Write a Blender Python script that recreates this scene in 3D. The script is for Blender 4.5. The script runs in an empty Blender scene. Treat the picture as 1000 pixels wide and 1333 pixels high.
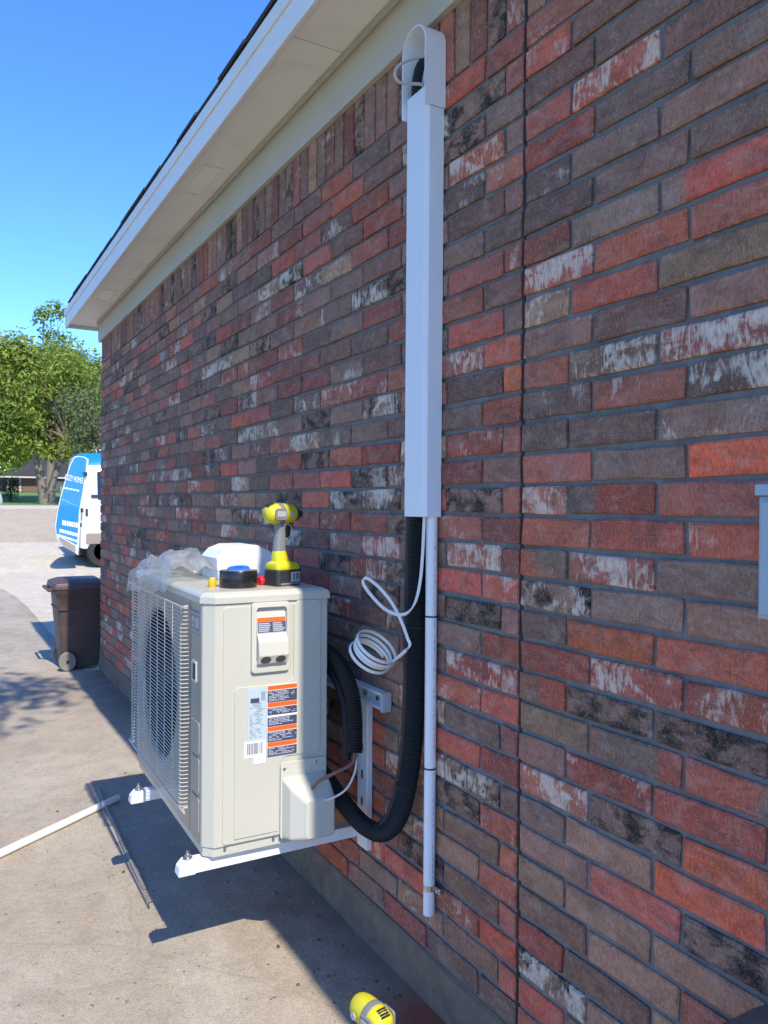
import bpy, bmesh, math, random
from mathutils import Vector, Matrix
R_=math.radians
random.seed(7)
scene=bpy.context.scene
col=scene.collection

# ------------------------------------------------------------------ camera
FW=Vector((0.4958,0.8684,-0.0105)).normalized(); RT=Vector((0.8683,-0.4958,0.0070)); UP=RT.cross(FW).normalized(); RT=FW.cross(UP)
CAM=Vector((-1.263,0.0,1.475)); FPX=1027.0
cd=bpy.data.cameras.new('camera'); cam=bpy.data.objects.new('camera',cd); col.objects.link(cam)
cam.matrix_world=Matrix(((RT.x,UP.x,-FW.x,CAM.x),(RT.y,UP.y,-FW.y,CAM.y),(RT.z,UP.z,-FW.z,CAM.z),(0,0,0,1)))
cd.sensor_fit='VERTICAL'; cd.sensor_height=36.0; cd.lens=FPX/1333*36.0; cd.clip_start=0.05; cd.clip_end=2000
scene.camera=cam

# ------------------------------------------------------------------ sky and sun
SUN_EL=47.5
w=bpy.data.worlds.new('World'); scene.world=w; w.use_nodes=True
nt=w.node_tree; nt.nodes.clear()
sky=nt.nodes.new('ShaderNodeTexSky'); sky.sky_type='NISHITA'; sky.sun_disc=False
sky.sun_elevation=R_(SUN_EL); sky.sun_rotation=R_(180); sky.altitude=1200; sky.air_density=1.0; sky.dust_density=0.0; sky.ozone_density=8.0
bg=nt.nodes.new('ShaderNodeBackground'); bg.inputs[1].default_value=0.125
wo=nt.nodes.new('ShaderNodeOutputWorld'); hsv=nt.nodes.new('ShaderNodeHueSaturation'); hsv.inputs['Hue'].default_value=0.507; hsv.inputs['Saturation'].default_value=1.13; nt.links.new(sky.outputs[0],hsv.inputs['Color']); nt.links.new(hsv.outputs[0],bg.inputs[0]); nt.links.new(bg.outputs[0],wo.inputs[0])
sl=bpy.data.lights.new('sun','SUN'); sl.energy=2.0; sl.angle=R_(0.5); sl.color=(1.0,0.925,0.79)
so=bpy.data.objects.new('sun',sl); col.objects.link(so)
el=R_(SUN_EL); az=R_(-0.3)
sd=Vector((-math.sin(az)*math.cos(el),math.cos(az)*math.cos(el),-math.sin(el)))
so.rotation_euler=sd.to_track_quat('-Z','Y').to_euler(); so.location=(0,-5,12)
scene.view_settings.view_transform='Standard'; scene.view_settings.look='None'
scene.view_settings.exposure=1.6; scene.view_settings.gamma=1.0

# ------------------------------------------------------------------ materials
def new_mat(name):
    m=bpy.data.materials.new(name); m.use_nodes=True; t=m.node_tree; t.nodes.clear()
    o=t.nodes.new('ShaderNodeOutputMaterial'); b=t.nodes.new('ShaderNodeBsdfPrincipled'); t.links.new(b.outputs[0],o.inputs[0])
    return m,t,b
def node(t,kind,**kw):
    n=t.nodes.new(kind)
    for k,v in kw.items(): setattr(n,k,v)
    return n
def mixc(t,fac,a,b,blend='MIX'):
    n=node(t,'ShaderNodeMix',data_type='RGBA',blend_type=blend)
    for sock,v in ((n.inputs[0],fac),(n.inputs[6],a),(n.inputs[7],b)):
        if isinstance(v,(int,float)): sock.default_value=v
        elif isinstance(v,(tuple,list)): sock.default_value=(*v[:3],1)
        else: t.links.new(v,sock)
    return n.outputs[2]
def math_(t,op,a,b=None,c=None,clamp=False):
    n=node(t,'ShaderNodeMath',operation=op,use_clamp=clamp)
    for i,v in enumerate((a,b,c)):
        if v is None: continue
        if isinstance(v,(int,float)): n.inputs[i].default_value=v
        else: t.links.new(v,n.inputs[i])
    return n.outputs[0]
def noise(t,vec,scale,detail=4,rough=.55,dist=0.0):
    n=node(t,'ShaderNodeTexNoise'); n.inputs['Scale'].default_value=scale; n.inputs['Detail'].default_value=detail
    n.inputs['Roughness'].default_value=rough; n.inputs['Distortion'].default_value=dist
    if vec is not None: t.links.new(vec,n.inputs['Vector'])
    return n.outputs[0]
def ramp(t,fac,stops):
    n=node(t,'ShaderNodeValToRGB'); e=n.color_ramp.elements
    while len(e)<len(stops): e.new(.5)
    for i,(p,c) in enumerate(stops):
        e[i].position=p; e[i].color=(c,c,c,1) if isinstance(c,(int,float)) else (*c,1)
    t.links.new(fac,n.inputs[0]); return n.outputs[0]
def mapped(t,src,scale=(1,1,1),loc=(0,0,0),rot=(0,0,0)):
    n=node(t,'ShaderNodeMapping'); n.inputs['Scale'].default_value=scale; n.inputs['Location'].default_value=loc; n.inputs['Rotation'].default_value=rot
    t.links.new(src,n.inputs['Vector']); return n.outputs[0]
def pos(t): return node(t,'ShaderNodeNewGeometry').outputs['Position']
def obc(t): return node(t,'ShaderNodeTexCoord').outputs['Object']
def bump(t,b,h,strength=.3,dist=.002):
    n=node(t,'ShaderNodeBump'); n.inputs['Strength'].default_value=strength; n.inputs['Distance'].default_value=dist
    t.links.new(h,n.inputs['Height']); t.links.new(n.outputs[0],b.inputs['Normal'])
MC={}
def mat(name,c,rough=.5,metal=0.0,var=.12,vscale=12,bmp=0.0,bscale=150,dirt=0.0,dirtc=(.08,.06,.045),spec=.5,coat=0.0):
    if name in MC: return MC[name]
    m,t,b=new_mat(name); P=obc(t)
    n1=noise(t,P,vscale,5,.6)
    k=math_(t,'MULTIPLY_ADD',n1,2*var,1-var)
    hs=node(t,'ShaderNodeHueSaturation'); hs.inputs['Color'].default_value=(*c,1); t.links.new(k,hs.inputs['Value'])
    out=hs.outputs[0]
    if dirt>0:
        n2=noise(t,P,vscale*.6,7,.7,1.2); f=ramp(t,n2,[(.5,0),(.75,dirt)]); out=mixc(t,f,out,dirtc)
    t.links.new(out,b.inputs['Base Color'])
    rr=math_(t,'MULTIPLY_ADD',noise(t,P,vscale*2,3),.2,rough-.1); t.links.new(rr,b.inputs['Roughness'])
    b.inputs['Metallic'].default_value=metal; b.inputs['Specular IOR Level'].default_value=spec; b.inputs['Coat Weight'].default_value=coat
    if bmp>0: bump(t,b,noise(t,P,bscale,3),bmp,.002)
    MC[name]=m; return m

BASE={'R':(.25,.073,.058),'O':(.33,.082,.044),'r':(.20,.078,.07),'p':(.148,.094,.090),'g':(.122,.100,.097),'d':(.125,.10,.092),'k':(.175,.138,.105),'t':(.17,.124,.10),'s':(.25,.072,.056)}
NAMES={'R':'red','O':'orange','r':'dull_red','p':'purple','g':'grey','d':'flashed','k':'olive','t':'tan','s':'two_tone'}
def brick_mat(code):
    if code in MC: return MC[code]
    b0=code[0]; wl={'w':1,'W':2}.get(code[1:2],0)
    m,t,b=new_mat('brick_'+NAMES[b0]+('','_smeared','_whitewashed')[wl]); P=pos(t)
    oi=node(t,'ShaderNodeObjectInfo').outputs['Random']; ri=node(t,'ShaderNodeNewGeometry').outputs['Random Per Island']
    rnd=math_(t,'FRACT',math_(t,'ADD',oi,ri))
    c=tuple(x*k for x,k in zip(BASE[b0],(2.25,1.5,1.1)))
    base=node(t,'ShaderNodeRGB'); base.outputs[0].default_value=(*c,1); cur=base.outputs[0]
    if b0=='s':
        f=ramp(t,noise(t,mapped(t,P,(0,5.5,1.2)),1.0,1,.4),[(.48,0),(.54,1)]); cur=mixc(t,f,cur,(.29,.165,.115))
    # broad kiln tone
    n1=noise(t,mapped(t,P,(1,7,10)),1,4,.6,.4)
    other=(.26,.145,.10) if b0 in 'RrOps' else (.42,.145,.085)
    f1=ramp(t,n1,[(.5,0),(.72,.55 if b0 in 'rpgkt' else .28)]); cur=mixc(t,f1,cur,other)
    hs=node(t,'ShaderNodeHueSaturation'); t.links.new(cur,hs.inputs['Color'])
    t.links.new(math_(t,'MULTIPLY_ADD',rnd,.62,.58),hs.inputs['Value']); hs.inputs['Saturation'].default_value=1.0
    t.links.new(math_(t,'MULTIPLY_ADD',math_(t,'FRACT',math_(t,'MULTIPLY',rnd,7.3)),.010,.4985),hs.inputs['Hue']); cur=hs.outputs[0]
    # fine grain
    g1=noise(t,mapped(t,P,(1,180,60)),1,2,.7); g2=noise(t,P,420,1,.6)
    cur=mixc(t,.55,cur,ramp(t,g1,[(.25,.42),(.75,1.5)]),'MULTIPLY')
    cur=mixc(t,ramp(t,g2,[(.58,0),(.72,.35)]),cur,(.42,.34,.29))
    cur=mixc(t,ramp(t,noise(t,P,260,1,.5),[(.66,0),(.74,.6)]),cur,(.035,.028,.028))
    cur=mixc(t,ramp(t,noise(t,mapped(t,P,(1,14,24)),1,4,.7,.8),[(.49,0),(.74,.30)]),cur,(.56,.44,.38))
    cur=mixc(t,ramp(t,noise(t,mapped(t,P,(1,11,17),loc=(5,2,3)),1,4,.7,.8),[(.46,0),(.70,.55)]),cur,(.075,.05,.043))
    hz_=noise(t,mapped(t,P,(1,6,150)),1,3,.6,.3); cur=mixc(t,ramp(t,hz_,[(.6,0),(.72,.28)]),cur,(.40,.32,.28))
    if b0=='d':
        nb=noise(t,mapped(t,P,(1,15,22)),1,4,.66,.5); cur=mixc(t,ramp(t,nb,[(.46,0),(.53,.55),(.62,.93)]),cur,(.016,.013,.012))
    # white lime smears
    msk=noise(t,mapped(t,P,(1,6,8)),1,2,.5)
    st=math_(t,'ADD',math_(t,'MULTIPLY',noise(t,mapped(t,P,(1,34,11),rot=(R_(16),0,0)),1,4,.62,2.6),.5),math_(t,'MULTIPLY',noise(t,mapped(t,P,(1,11,17)),1,4,.62,1.2),.5))
    th=(.615,.55,.485)[wl]
    v=math_(t,'ADD',st,math_(t,'MULTIPLY',math_(t,'SUBTRACT',msk,.5),.55 if wl else .3))
    f=ramp(t,v,[(th,0),(th+.07,(.16,.40,.6)[wl]),(th+.2,(.45,.8,.92)[wl])])
    f=math_(t,'MULTIPLY',f,ramp(t,g1,[(.2,.45),(.6,1)]))
    cur=mixc(t,f,cur,(.76,.66,.53))
    # thin scratches of lime
    sc=noise(t,mapped(t,P,(1,30,26),rot=(R_(40),0,0)),1,3,.5,4.0)
    cur=mixc(t,ramp(t,math_(t,'ABSOLUTE',math_(t,'SUBTRACT',sc,.5)),[(0,.5),(.014,0)]),cur,(.56,.47,.41))
    t.links.new(cur,b.inputs['Base Color']); b.inputs['Roughness'].default_value=.85; b.inputs['Specular IOR Level'].default_value=.3
    hgt=math_(t,'ADD',math_(t,'MULTIPLY',g1,.6),math_(t,'MULTIPLY',noise(t,mapped(t,P,(1,40,40)),1,3,.6),1.0)); bump(t,b,hgt,.55,.0035)
    MC[code]=m; return m

def mortar_mat():
    m,t,b=new_mat('mortar_joint'); P=pos(t)
    n=noise(t,P,45,5,.65); c=mixc(t,n,(.12,.12,.123),(.26,.255,.25))
    c=mixc(t,ramp(t,noise(t,P,9,4,.6),[(.45,0),(.7,.6)]),c,(.10,.088,.082))
    t.links.new(c,b.inputs['Base Color']); b.inputs['Roughness'].default_value=.95; bump(t,b,noise(t,P,240,4,.7),.6,.003); return m
MORTAR=mortar_mat()

def concrete(name,c1,c2,stain=(.20,.13,.075),st_amt=.5,dust=False,scale=1.0):
    m,t,b=new_mat(name); P=pos(t)
    big=noise(t,P,.9*scale,4,.62,.6); cur=mixc(t,ramp(t,big,[(.3,0),(.7,1)]),c1,c2)
    cur=mixc(t,ramp(t,noise(t,mapped(t,P,(1.6,.55,1),loc=(3,1,0)),1.1*scale,6,.6,.8),[(.48,0),(.75,st_amt)]),cur,stain)
    cur=mixc(t,ramp(t,noise(t,P,7*scale,7,.7,.5),[(.42,0),(.8,.45)]),cur,(.16,.135,.11))
    sp=noise(t,P,190,3,.7); cur=mixc(t,.7,cur,ramp(t,sp,[(.25,.48),(.75,1.42)]),'MULTIPLY')
    cur=mixc(t,ramp(t,noise(t,P,70,2,.5),[(.67,0),(.72,.55)]),cur,(.42,.39,.34))
    cur=mixc(t,ramp(t,noise(t,mapped(t,P,(1,1,1),loc=(9,4,0)),55,2,.5),[(.69,0),(.75,.7)]),cur,(.055,.045,.04))
    # hairline cracks
    vo=node(t,'ShaderNodeTexVoronoi',feature='DISTANCE_TO_EDGE'); vo.inputs['Scale'].default_value=.55
    dn=node(t,'ShaderNodeMix',data_type='VECTOR'); dn.inputs[0].default_value=.08; t.links.new(P,dn.inputs[4])
    nn=node(t,'ShaderNodeTexNoise'); nn.inputs['Scale'].default_value=4; t.links.new(P,nn.inputs['Vector']); t.links.new(nn.outputs[1],dn.inputs[5]); t.links.new(dn.outputs[1],vo.inputs['Vector'])
    cur=mixc(t,ramp(t,vo.outputs[0],[(0,.13),(.0025,0)]),cur,(.07,.055,.045))
    if dust:   # red brick dust swept against the footing, grime along the wall
        sx=node(t,'ShaderNodeSeparateXYZ'); t.links.new(P,sx.inputs[0])
        gx=math_(t,'MULTIPLY_ADD',noise(t,P,5,5,.7),.5,sx.outputs[0])
        gr=ramp(t,gx,[(.02,0),(.26,.7)]); cur=mixc(t,gr,cur,(.19,.135,.10))
        d=node(t,'ShaderNodeVectorMath',operation='DISTANCE'); t.links.new(mapped(t,P,(1,1,0)),d.inputs[0]); d.inputs[1].default_value=(-.05,1.86,0)
        f=math_(t,'ADD',d.outputs['Value'],math_(t,'MULTIPLY',noise(t,P,14,5,.7),.16)); cur=mixc(t,ramp(t,f,[(.14,.95),(.30,0)]),cur,(.30,.085,.055))
    t.links.new(cur,b.inputs['Base Color']); b.inputs['Roughness'].default_value=.9; b.inputs['Specular IOR Level'].default_value=.25
    bump(t,b,math_(t,'ADD',sp,math_(t,'MULTIPLY',noise(t,P,30,5,.65),2)),.5,.004); return m

# ------------------------------------------------------------------ mesh helpers
class MB:
    def __init__(s): s.v=[]; s.f=[]; s.m=[]
    def add(s,vs,fs,mi=0):
        o=len(s.v); s.v+= [tuple(p) for p in vs]; s.f+=[tuple(o+i for i in f) for f in fs]; s.m+=[mi]*len(fs); return s
    def box(s,x0,x1,y0,y1,z0,z1,mi=0):
        return s.add([(x0,y0,z0),(x1,y0,z0),(x1,y1,z0),(x0,y1,z0),(x0,y0,z1),(x1,y0,z1),(x1,y1,z1),(x0,y1,z1)],
              [(0,3,2,1),(4,5,6,7),(0,1,5,4),(1,2,6,5),(2,3,7,6),(3,0,4,7)],mi)
    def prism(s,pts,a0,a1,axis='z',mi=0):
        n=len(pts)
        def q(p,a): return (p[0],p[1],a) if axis=='z' else ((p[0],a,p[1]) if axis=='y' else (a,p[0],p[1]))
        vs=[q(p,a0) for p in pts]+[q(p,a1) for p in pts]
        fs=[tuple(range(n)),tuple(range(2*n-1,n-1,-1))]+[(i,n+i,n+(i+1)%n,(i+1)%n) for i in range(n)]
        return s.add(vs,fs,mi)
    def loft(s,rings,mi=0,caps=True):
        n=len(rings[0]); vs=[p for r in rings for p in r]; fs=[]
        for k in range(len(rings)-1):
            for i in range(n): fs.append((k*n+i,k*n+(i+1)%n,(k+1)*n+(i+1)%n,(k+1)*n+i))
        if caps: fs+=[tuple(range(n-1,-1,-1)),tuple((len(rings)-1)*n+i for i in range(n))]
        return s.add(vs,fs,mi)
    def tube(s,pts,rad,seg=10,mi=0,rib=0.0,flat=None,ref=None):
        pts=[Vector(p) for p in pts]; rings=[]; nrm=None
        for i,p in enumerate(pts):
            t=(pts[min(i+1,len(pts)-1)]-pts[max(i-1,0)]).normalized()
            if ref is not None:
                nrm=Vector(ref)-t*Vector(ref).dot(t)
            elif nrm is None:
                a=Vector((0,0,1)) if abs(t.z)<.9 else Vector((1,0,0)); nrm=a-t*a.dot(t)
            else: nrm=nrm-t*nrm.dot(t)
            nrm.normalize(); bn=t.cross(nrm)
            r=rad[i] if isinstance(rad,(list,tuple)) else rad
            if rib: r*= 1+rib*(1 if i%2 else -1)
            ra,rb=(r,r) if flat is None else flat
            rings.append([p+nrm*(math.cos(2*math.pi*k/seg)*ra)+bn*(math.sin(2*math.pi*k/seg)*rb) for k in range(seg)])
        return s.loft(rings,mi)
    def lathe(s,prof,seg=24,c=(0,0,0),axis='z',mi=0):
        rings=[]
        for r,h in prof:
            ring=[]
            for k in range(seg):
                a=2*math.pi*k/seg; x,y=r*math.cos(a),r*math.sin(a)
                ring.append({'z':(c[0]+x,c[1]+y,c[2]+h),'x':(c[0]+h,c[1]+x,c[2]+y),'y':(c[0]+y,c[1]+h,c[2]+x)}[axis])
            rings.append(ring)
        return s.loft(rings,mi)
    def build(s,name,mats,parent=None,smooth=False,bevel=0.0,seg=2,off=(0,0,0),angle=35):
        me=bpy.data.meshes.new(name); me.from_pydata([(x-off[0],y-off[1],z-off[2]) for x,y,z in s.v],[],s.f)
        mats=mats if isinstance(mats,(list,tuple)) else [mats]
        for m in mats: me.materials.append(m)
        me.polygons.foreach_set('material_index',s.m)
        bm=bmesh.new(); bm.from_mesh(me); bmesh.ops.recalc_face_normals(bm,faces=bm.faces[:]) if len(s.f)<60000 else None; bm.to_mesh(me); bm.free()
        if smooth: me.polygons.foreach_set('use_smooth',[True]*len(me.polygons))
        o=bpy.data.objects.new(name,me); col.objects.link(o)
        if parent is not None: o.parent=parent
        if bevel:
            md=o.modifiers.new('bevel','BEVEL'); md.width=bevel; md.segments=seg; md.limit_method='ANGLE'; md.angle_limit=R_(angle); md.harden_normals=False
        if smooth and bevel==0:
            try: me.set_sharp_from_angle(angle=R_(40))
            except Exception: pass
        return o
def empty(name,loc=(0,0,0),label=None,cat=None,group=None,rz=0):
    o=bpy.data.objects.new(name,None); o.empty_display_size=.1; col.objects.link(o); o.location=loc; o.rotation_euler=(0,0,rz); tag(o,label,cat,group); return o
def tag(o,label=None,cat=None,group=None,kind=None):
    if label: o['label']=label
    if cat: o['category']=cat
    if group: o['group']=group
    if kind: o['kind']=kind
    return o
def kids(o): return [c for c in bpy.data.objects if c.parent==o]
def copy_tree(o,parent=None):
    c=o.copy(); col.objects.link(c); c.parent=parent
    for ch in kids(o): copy_tree(ch,c)
    return c
def catmull(pts,n=8):
    P=[Vector(p) for p in pts]; P=[P[0]*2-P[1]]+P+[P[-1]*2-P[-2]]; out=[]
    for i in range(1,len(P)-2):
        a,b,c,d=P[i-1:i+3]
        for k in range(n):
            t=k/n; out.append(.5*((2*b)+(c-a)*t+(2*a-5*b+4*c-d)*t*t+(3*b-a-3*c+d)*t**3))
    out.append(P[-2]); return out
def resample(pts,step):
    out=[pts[0].copy()]; acc=0.0
    for a,b in zip(pts[:-1],pts[1:]):
        L=(b-a).length; d=step-acc
        while d<=L and L>0: out.append(a.lerp(b,d/L)); d+=step
        acc=(acc+L)%step
    return out
def rrect(x0,x1,y0,y1,r,n=5):
    o=[]
    for cx,cy,a0 in ((x1-r,y1-r,0),(x0+r,y1-r,90),(x0+r,y0+r,180),(x1-r,y0+r,270)):
        for k in range(n+1):
            a=R_(a0+90*k/n); o.append((cx+r*math.cos(a),cy+r*math.sin(a)))
    return o

# ================================================================== SETTING: ground
PROF=[(-80,0),(-4,0),(7.2,0),(12,0),(15,0),(17.5,.08),(22,.42),(28,.85),(34,1.18),(40,1.32),(48,1.75),(55,2.07),(62,1.9),(70,1.5),(90,1.5),(160,2.2),(420,3)]
def gz(y):
    for (a,za),(b,zb) in zip(PROF[:-1],PROF[1:]):
        if y<=b: return za+(zb-za)*(y-a)/(b-a)
    return PROF[-1][1]
def sheet(name,rows,lift,m):
    mb=MB(); vs=[]
    for y,x0,x1 in rows: vs+=[(x0,y,gz(y)+lift),(x1,y,gz(y)+lift)]
    mb.add(vs,[(2*i,2*i+1,2*i+3,2*i+2) for i in range(len(rows)-1)])
    o=mb.build(name,m); o['kind']='structure'
    return o
def grass_mat(name,a,b2):
    m,t,b=new_mat(name); P=pos(t); c=mixc(t,noise(t,P,2.5,6,.7),a,b2); c=mixc(t,.6,c,ramp(t,noise(t,P,60,3,.7),[(.3,.6),(.7,1.4)]),'MULTIPLY')
    t.links.new(c,b.inputs['Base Color']); b.inputs['Roughness'].default_value=.9; bump(t,b,noise(t,P,90,4,.7),.8,.03); return m
LAWN=grass_mat('lawn_grass',(.11,.19,.035),(.18,.27,.06))
sheet('ground',[(y,-300,400) for y,_ in PROF],0,grass_mat('ground_grass',(.08,.12,.03),(.14,.15,.05)))
PAD=concrete('stained_side_concrete',(.37,.315,.245),(.485,.42,.335),stain=(.335,.245,.155),st_amt=.6,dust=True)
DRV=concrete('pale_driveway_concrete',(.56,.49,.375),(.64,.57,.45),stain=(.46,.385,.28),st_amt=.4)
ROAD=concrete('weathered_street_concrete',(.46,.37,.265),(.52,.43,.32),stain=(.38,.29,.20),st_amt=.5)
sheet('driveway',[(7.2,-9,24),(12,-9,24),(15,-9,24),(17.5,-9,24),(22,-9,24)],.004,DRV)
sheet('side_pad',[(-4,-4.2,.01),(7.2,-4.2,.01),(7.21,-4.2,-.13),(9,-4.2,-.13),(12,-4.2,-.13),(13.5,-4.2,-.17),(14.6,-4.2,-.27),(15,-4.2,-.6)],.008,PAD)
sheet('street',[(22,-120,160),(28,-120,160),(34,-120,160)],.004,ROAD)
kb=MB(); 
kb.loft([[(x,34,gz(34)-.05),(x,34,gz(34)+.13),(x,34.16,gz(34.16)+.13),(x,34.16,gz(34.16)-.05)] for x in (-120,160)])
tag(kb.build('kerb',mat('kerb_concrete',(.42,.40,.36),.9,vscale=3)),kind='structure')
sheet('lawn',[(34.17,-120,160),(40,-120,160),(48,-120,160),(55,-120,160),(62,-120,160),(70,-120,160)],.02,LAWN)
sheet('sidewalk',[(35.2,-120,160),(36.3,-120,160)],.03,concrete('sidewalk_concrete',(.5,.47,.42),(.56,.53,.47)))

# ================================================================== HOUSE
house=empty('brick_house',(3.0,2.0,0),'large brick house wall with white eave filling the right side','house')
HO=(3.0,2.0,0)
CRS=.0762; LEN=.254; JT=.0112; YJ=1.532; Z16=1.449; Y_END=7.20; Y_NEAR=-1.6
def bed(i): return Z16+(16-i)*CRS
ZB=bed(33); ZT=bed(0)
wall=MB().box(.0085,9.0,-3.0,Y_END-.006,ZB-.004,3.05).build('wall',MORTAR,house,off=HO)
fnd=MB()
FP=[(.0,-.2),(-.004,ZB-.012),(.004,ZB-.002),(.3,ZB-.002),(.3,-.2)]
n=40; ys=[Y_NEAR-1.4+(Y_END-Y_NEAR+1.4)*k/n for k in range(n+1)]
fnd.loft([[(px+ (random.uniform(-.004,.003) if 0<=j<=2 else 0),y,pz+(random.uniform(-.002,.002) if j in(1,2) else 0)) for j,(px,pz) in enumerate(FP)] for y in ys])
fnd.build('foundation',mat('footing_concrete',(.20,.145,.105),.95,var=.5,vscale=14,bmp=1.0,bscale=70,dirt=.75,dirtc=(.10,.07,.05)),house,off=HO)
MB().box(.0060,.05,YJ-.0055,YJ+.0055,ZB,2.95).build('control_joint',mat('joint_sealant',(.022,.016,.015),.7,vscale=30,var=.4),wall,off=(0,0,0)).location=(-3,-2,0)
# brick layout ------------------------------------------------------
RIGHT="rw g g|Rw p g|p g gw|r RW p|Rw g g|gw g p|g g g|r s s|rW R r|kW R kw|pw p p|r kW rW|gw rw gW|g g gw|r g O|rW s r|R R Rw|s rW g|dW g p|g O s|s RW Rw|s dw d R|k s s|p Rw R|rW d O|g t O R|p R d|t t t|t t r|R t t|dW t r|R t r|r t g".split('|')
LEFT="r Rw|r d|g d|g RW|rw gw|p p|g g|rw r|p r|g R|R rW|O g|R g|r Rw|p r|r d|r rw|r rW|Rw R|p d|R g|Rw RW|R Rw|r g|R R|p dW|Rw d|R t|Rw t|r t|O Rw|R t|g g".split('|')
rb=random.Random(21)
def rcode(z,y):
    if z>1.75: pool='pppgggggrrrRddk'
    elif z>.75: pool='rrrRRpppgggddks'
    else: pool='RRROrrttgpds'
    c=rb.choice(pool); q=rb.random()
    wl='' if q>.42 else ('w' if q>.15 else 'W')
    if c in 'sO': wl=''
    return c+wl
bricks=[]   # (y0,y1,z0,z1,code)
def addb(y0,y1,i,code):
    z1=bed(i)-JT*.5; z0=bed(i+1)+JT*.5
    if y1-y0<.03: return
    bricks.append((y0,y1,z0,z1,code))
for i in range(33):
    even=i%2==0
    y1=YJ-.006; first=.240 if even else .167; cs=RIGHT[i].split(); k=0; cut=YJ-first
    while y1>Y_NEAR:
        addb(cut+JT*.5,y1,i,cs[k] if k<len(cs) else rcode(bed(i),0)); y1=cut-JT*.5; cut-=LEN; k+=1
    y0=YJ+.006; first=.160 if even else .075; cs=LEFT[i].split(); k=0; cut=YJ+first
    while y0<Y_END-.02:
        y1=min(cut-JT*.5,Y_END)
        addb(y0,y1,i,cs[k] if k<len(cs) else rcode(bed(i),y0)); y0=cut+JT*.5; cut+=LEN; k+=1
def rsold():  # brick mix leans dark, putting the shade under the eave into colour
    return rb.choice(['p','g','r','d','g','p','d','rw','g','pw','gw','p','k','r','t','dw','p'])
yy=YJ+.006
while yy+CRS-JT<Y_END: bricks.append((yy,yy+CRS-JT,ZT+JT*.5,ZT+.254-JT*.5,rsold())); yy+=CRS
yy=YJ-.006
while yy>Y_NEAR: bricks.append((yy-CRS+JT,yy,ZT+JT*.5,ZT+.254-JT*.5,rsold())); yy-=CRS
def brick_vf(L,H,rr):
    # front face at x=0, chamfered rim, sides to x=.03 ; origin at centre of face; wavy rim
    e=lambda a:rr.uniform(-a,a)
    hl,hh=L/2,H/2; b=.004; c=.0028
    if L>=H: ring0=[(-hl,-hh+c),(-hl+c,-hh),(0,-hh),(hl-c,-hh),(hl,-hh+c),(hl,hh-c),(hl-c,hh),(0,hh),(-hl+c,hh),(-hl,hh-c)]
    else: ring0=[(-hl,0),(-hl,-hh+c),(-hl+c,-hh),(hl-c,-hh),(hl,-hh+c),(hl,0),(hl,hh-c),(hl-c,hh),(-hl+c,hh),(-hl,hh-c)]
    jit=[(e(.0028),e(.0024)) for _ in ring0]; n=len(ring0)
    back=[(.05,y+a,z+d) for (y,z),(a,d) in zip(ring0,jit)]
    mid=[(b*.8+e(.0008),y+a,z+d) for (y,z),(a,d) in zip(ring0,jit)]
    fx,fy=(hl-b)/hl,(hh-b)/hh
    front=[(e(.0009),(y+a)*fx+e(.001),(z+d)*fy+e(.001)) for (y,z),(a,d) in zip(ring0,jit)]
    vs=back+mid+front; fs=[]
    for a in (0,n):
        for k in range(n): fs.append((a+k,a+(k+1)%n,a+n+(k+1)%n,a+n+k))
    fs.append(tuple(2*n+k for k in range(n)))
    return vs,fs
def frame_score(y,z,area):
    d=Vector((0,y,z))-CAM; zz=d.dot(FW)
    if zz<.3: return 0
    uu=500+FPX*d.dot(RT)/zz; vv=666.5-FPX*d.dot(UP)/zz
    if not(-15<uu<1040 and -25<vv<1360): return 0
    return area/zz**3
sc=[(frame_score((b[0]+b[1])/2,(b[2]+b[3])/2,(b[1]-b[0])*(b[3]-b[2])),k) for k,b in enumerate(bricks)]
sc.sort(reverse=True); chosen=[k for s_,k in sc[:300] if s_>0]; chs=set(chosen)
BM={}
def brick_mesh(L,H,var):
    key=(round(L,3),round(H,3),var)
    if key not in BM:
        vs,fs=brick_vf(L,H,random.Random(hash(key)&0xffff)); mb=MB().add(vs,fs)
        me=bpy.data.meshes.new('brick'); me.from_pydata(mb.v,[],mb.f); me.materials.append(None)
        bm=bmesh.new(); bm.from_mesh(me); bmesh.ops.recalc_face_normals(bm,faces=bm.faces[:])
        f=max(bm.faces,key=lambda f:-f.calc_center_median().x); f.normal_update()
        if f.normal.x>0: bmesh.ops.reverse_faces(bm,faces=bm.faces[:])
        bm.to_mesh(me); bm.free(); BM[key]=me
    return BM[key]
rj=random.Random(5)
for k in chosen:
    y0,y1,z0,z1,code=bricks[k]
    o=bpy.data.objects.new('brick',brick_mesh(y1-y0,z1-z0,rj.randint(0,4))); col.objects.link(o); o.parent=wall
    o.location=(rj.uniform(-.0022,.0018)-HO[0],(y0+y1)/2-HO[1],(z0+z1)/2+rj.uniform(-.0015,.0015)); o.rotation_euler=(rj.uniform(-.008,.008),0,rj.uniform(-.006,.006))
    o.material_slots[0].link='OBJECT'; o.material_slots[0].material=brick_mat(code)
rest=MB(); codes=[]; 
for k,(y0,y1,z0,z1,code) in enumerate(bricks):
    if k in chs: continue
    if code not in codes: codes.append(code)
    vs,fs=brick_vf(y1-y0,z1-z0,rj); dx=rj.uniform(-.002,.002); cy=(y0+y1)/2; cz=(z0+z1)/2+rj.uniform(-.0015,.0015)
    rest.add([(x+dx,y+cy,z+cz) for x,y,z in vs],fs,codes.index(code))
ro=rest.build('brickwork',[brick_mat(c) for c in codes],wall,off=HO); ro['kind']='stuff'

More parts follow.
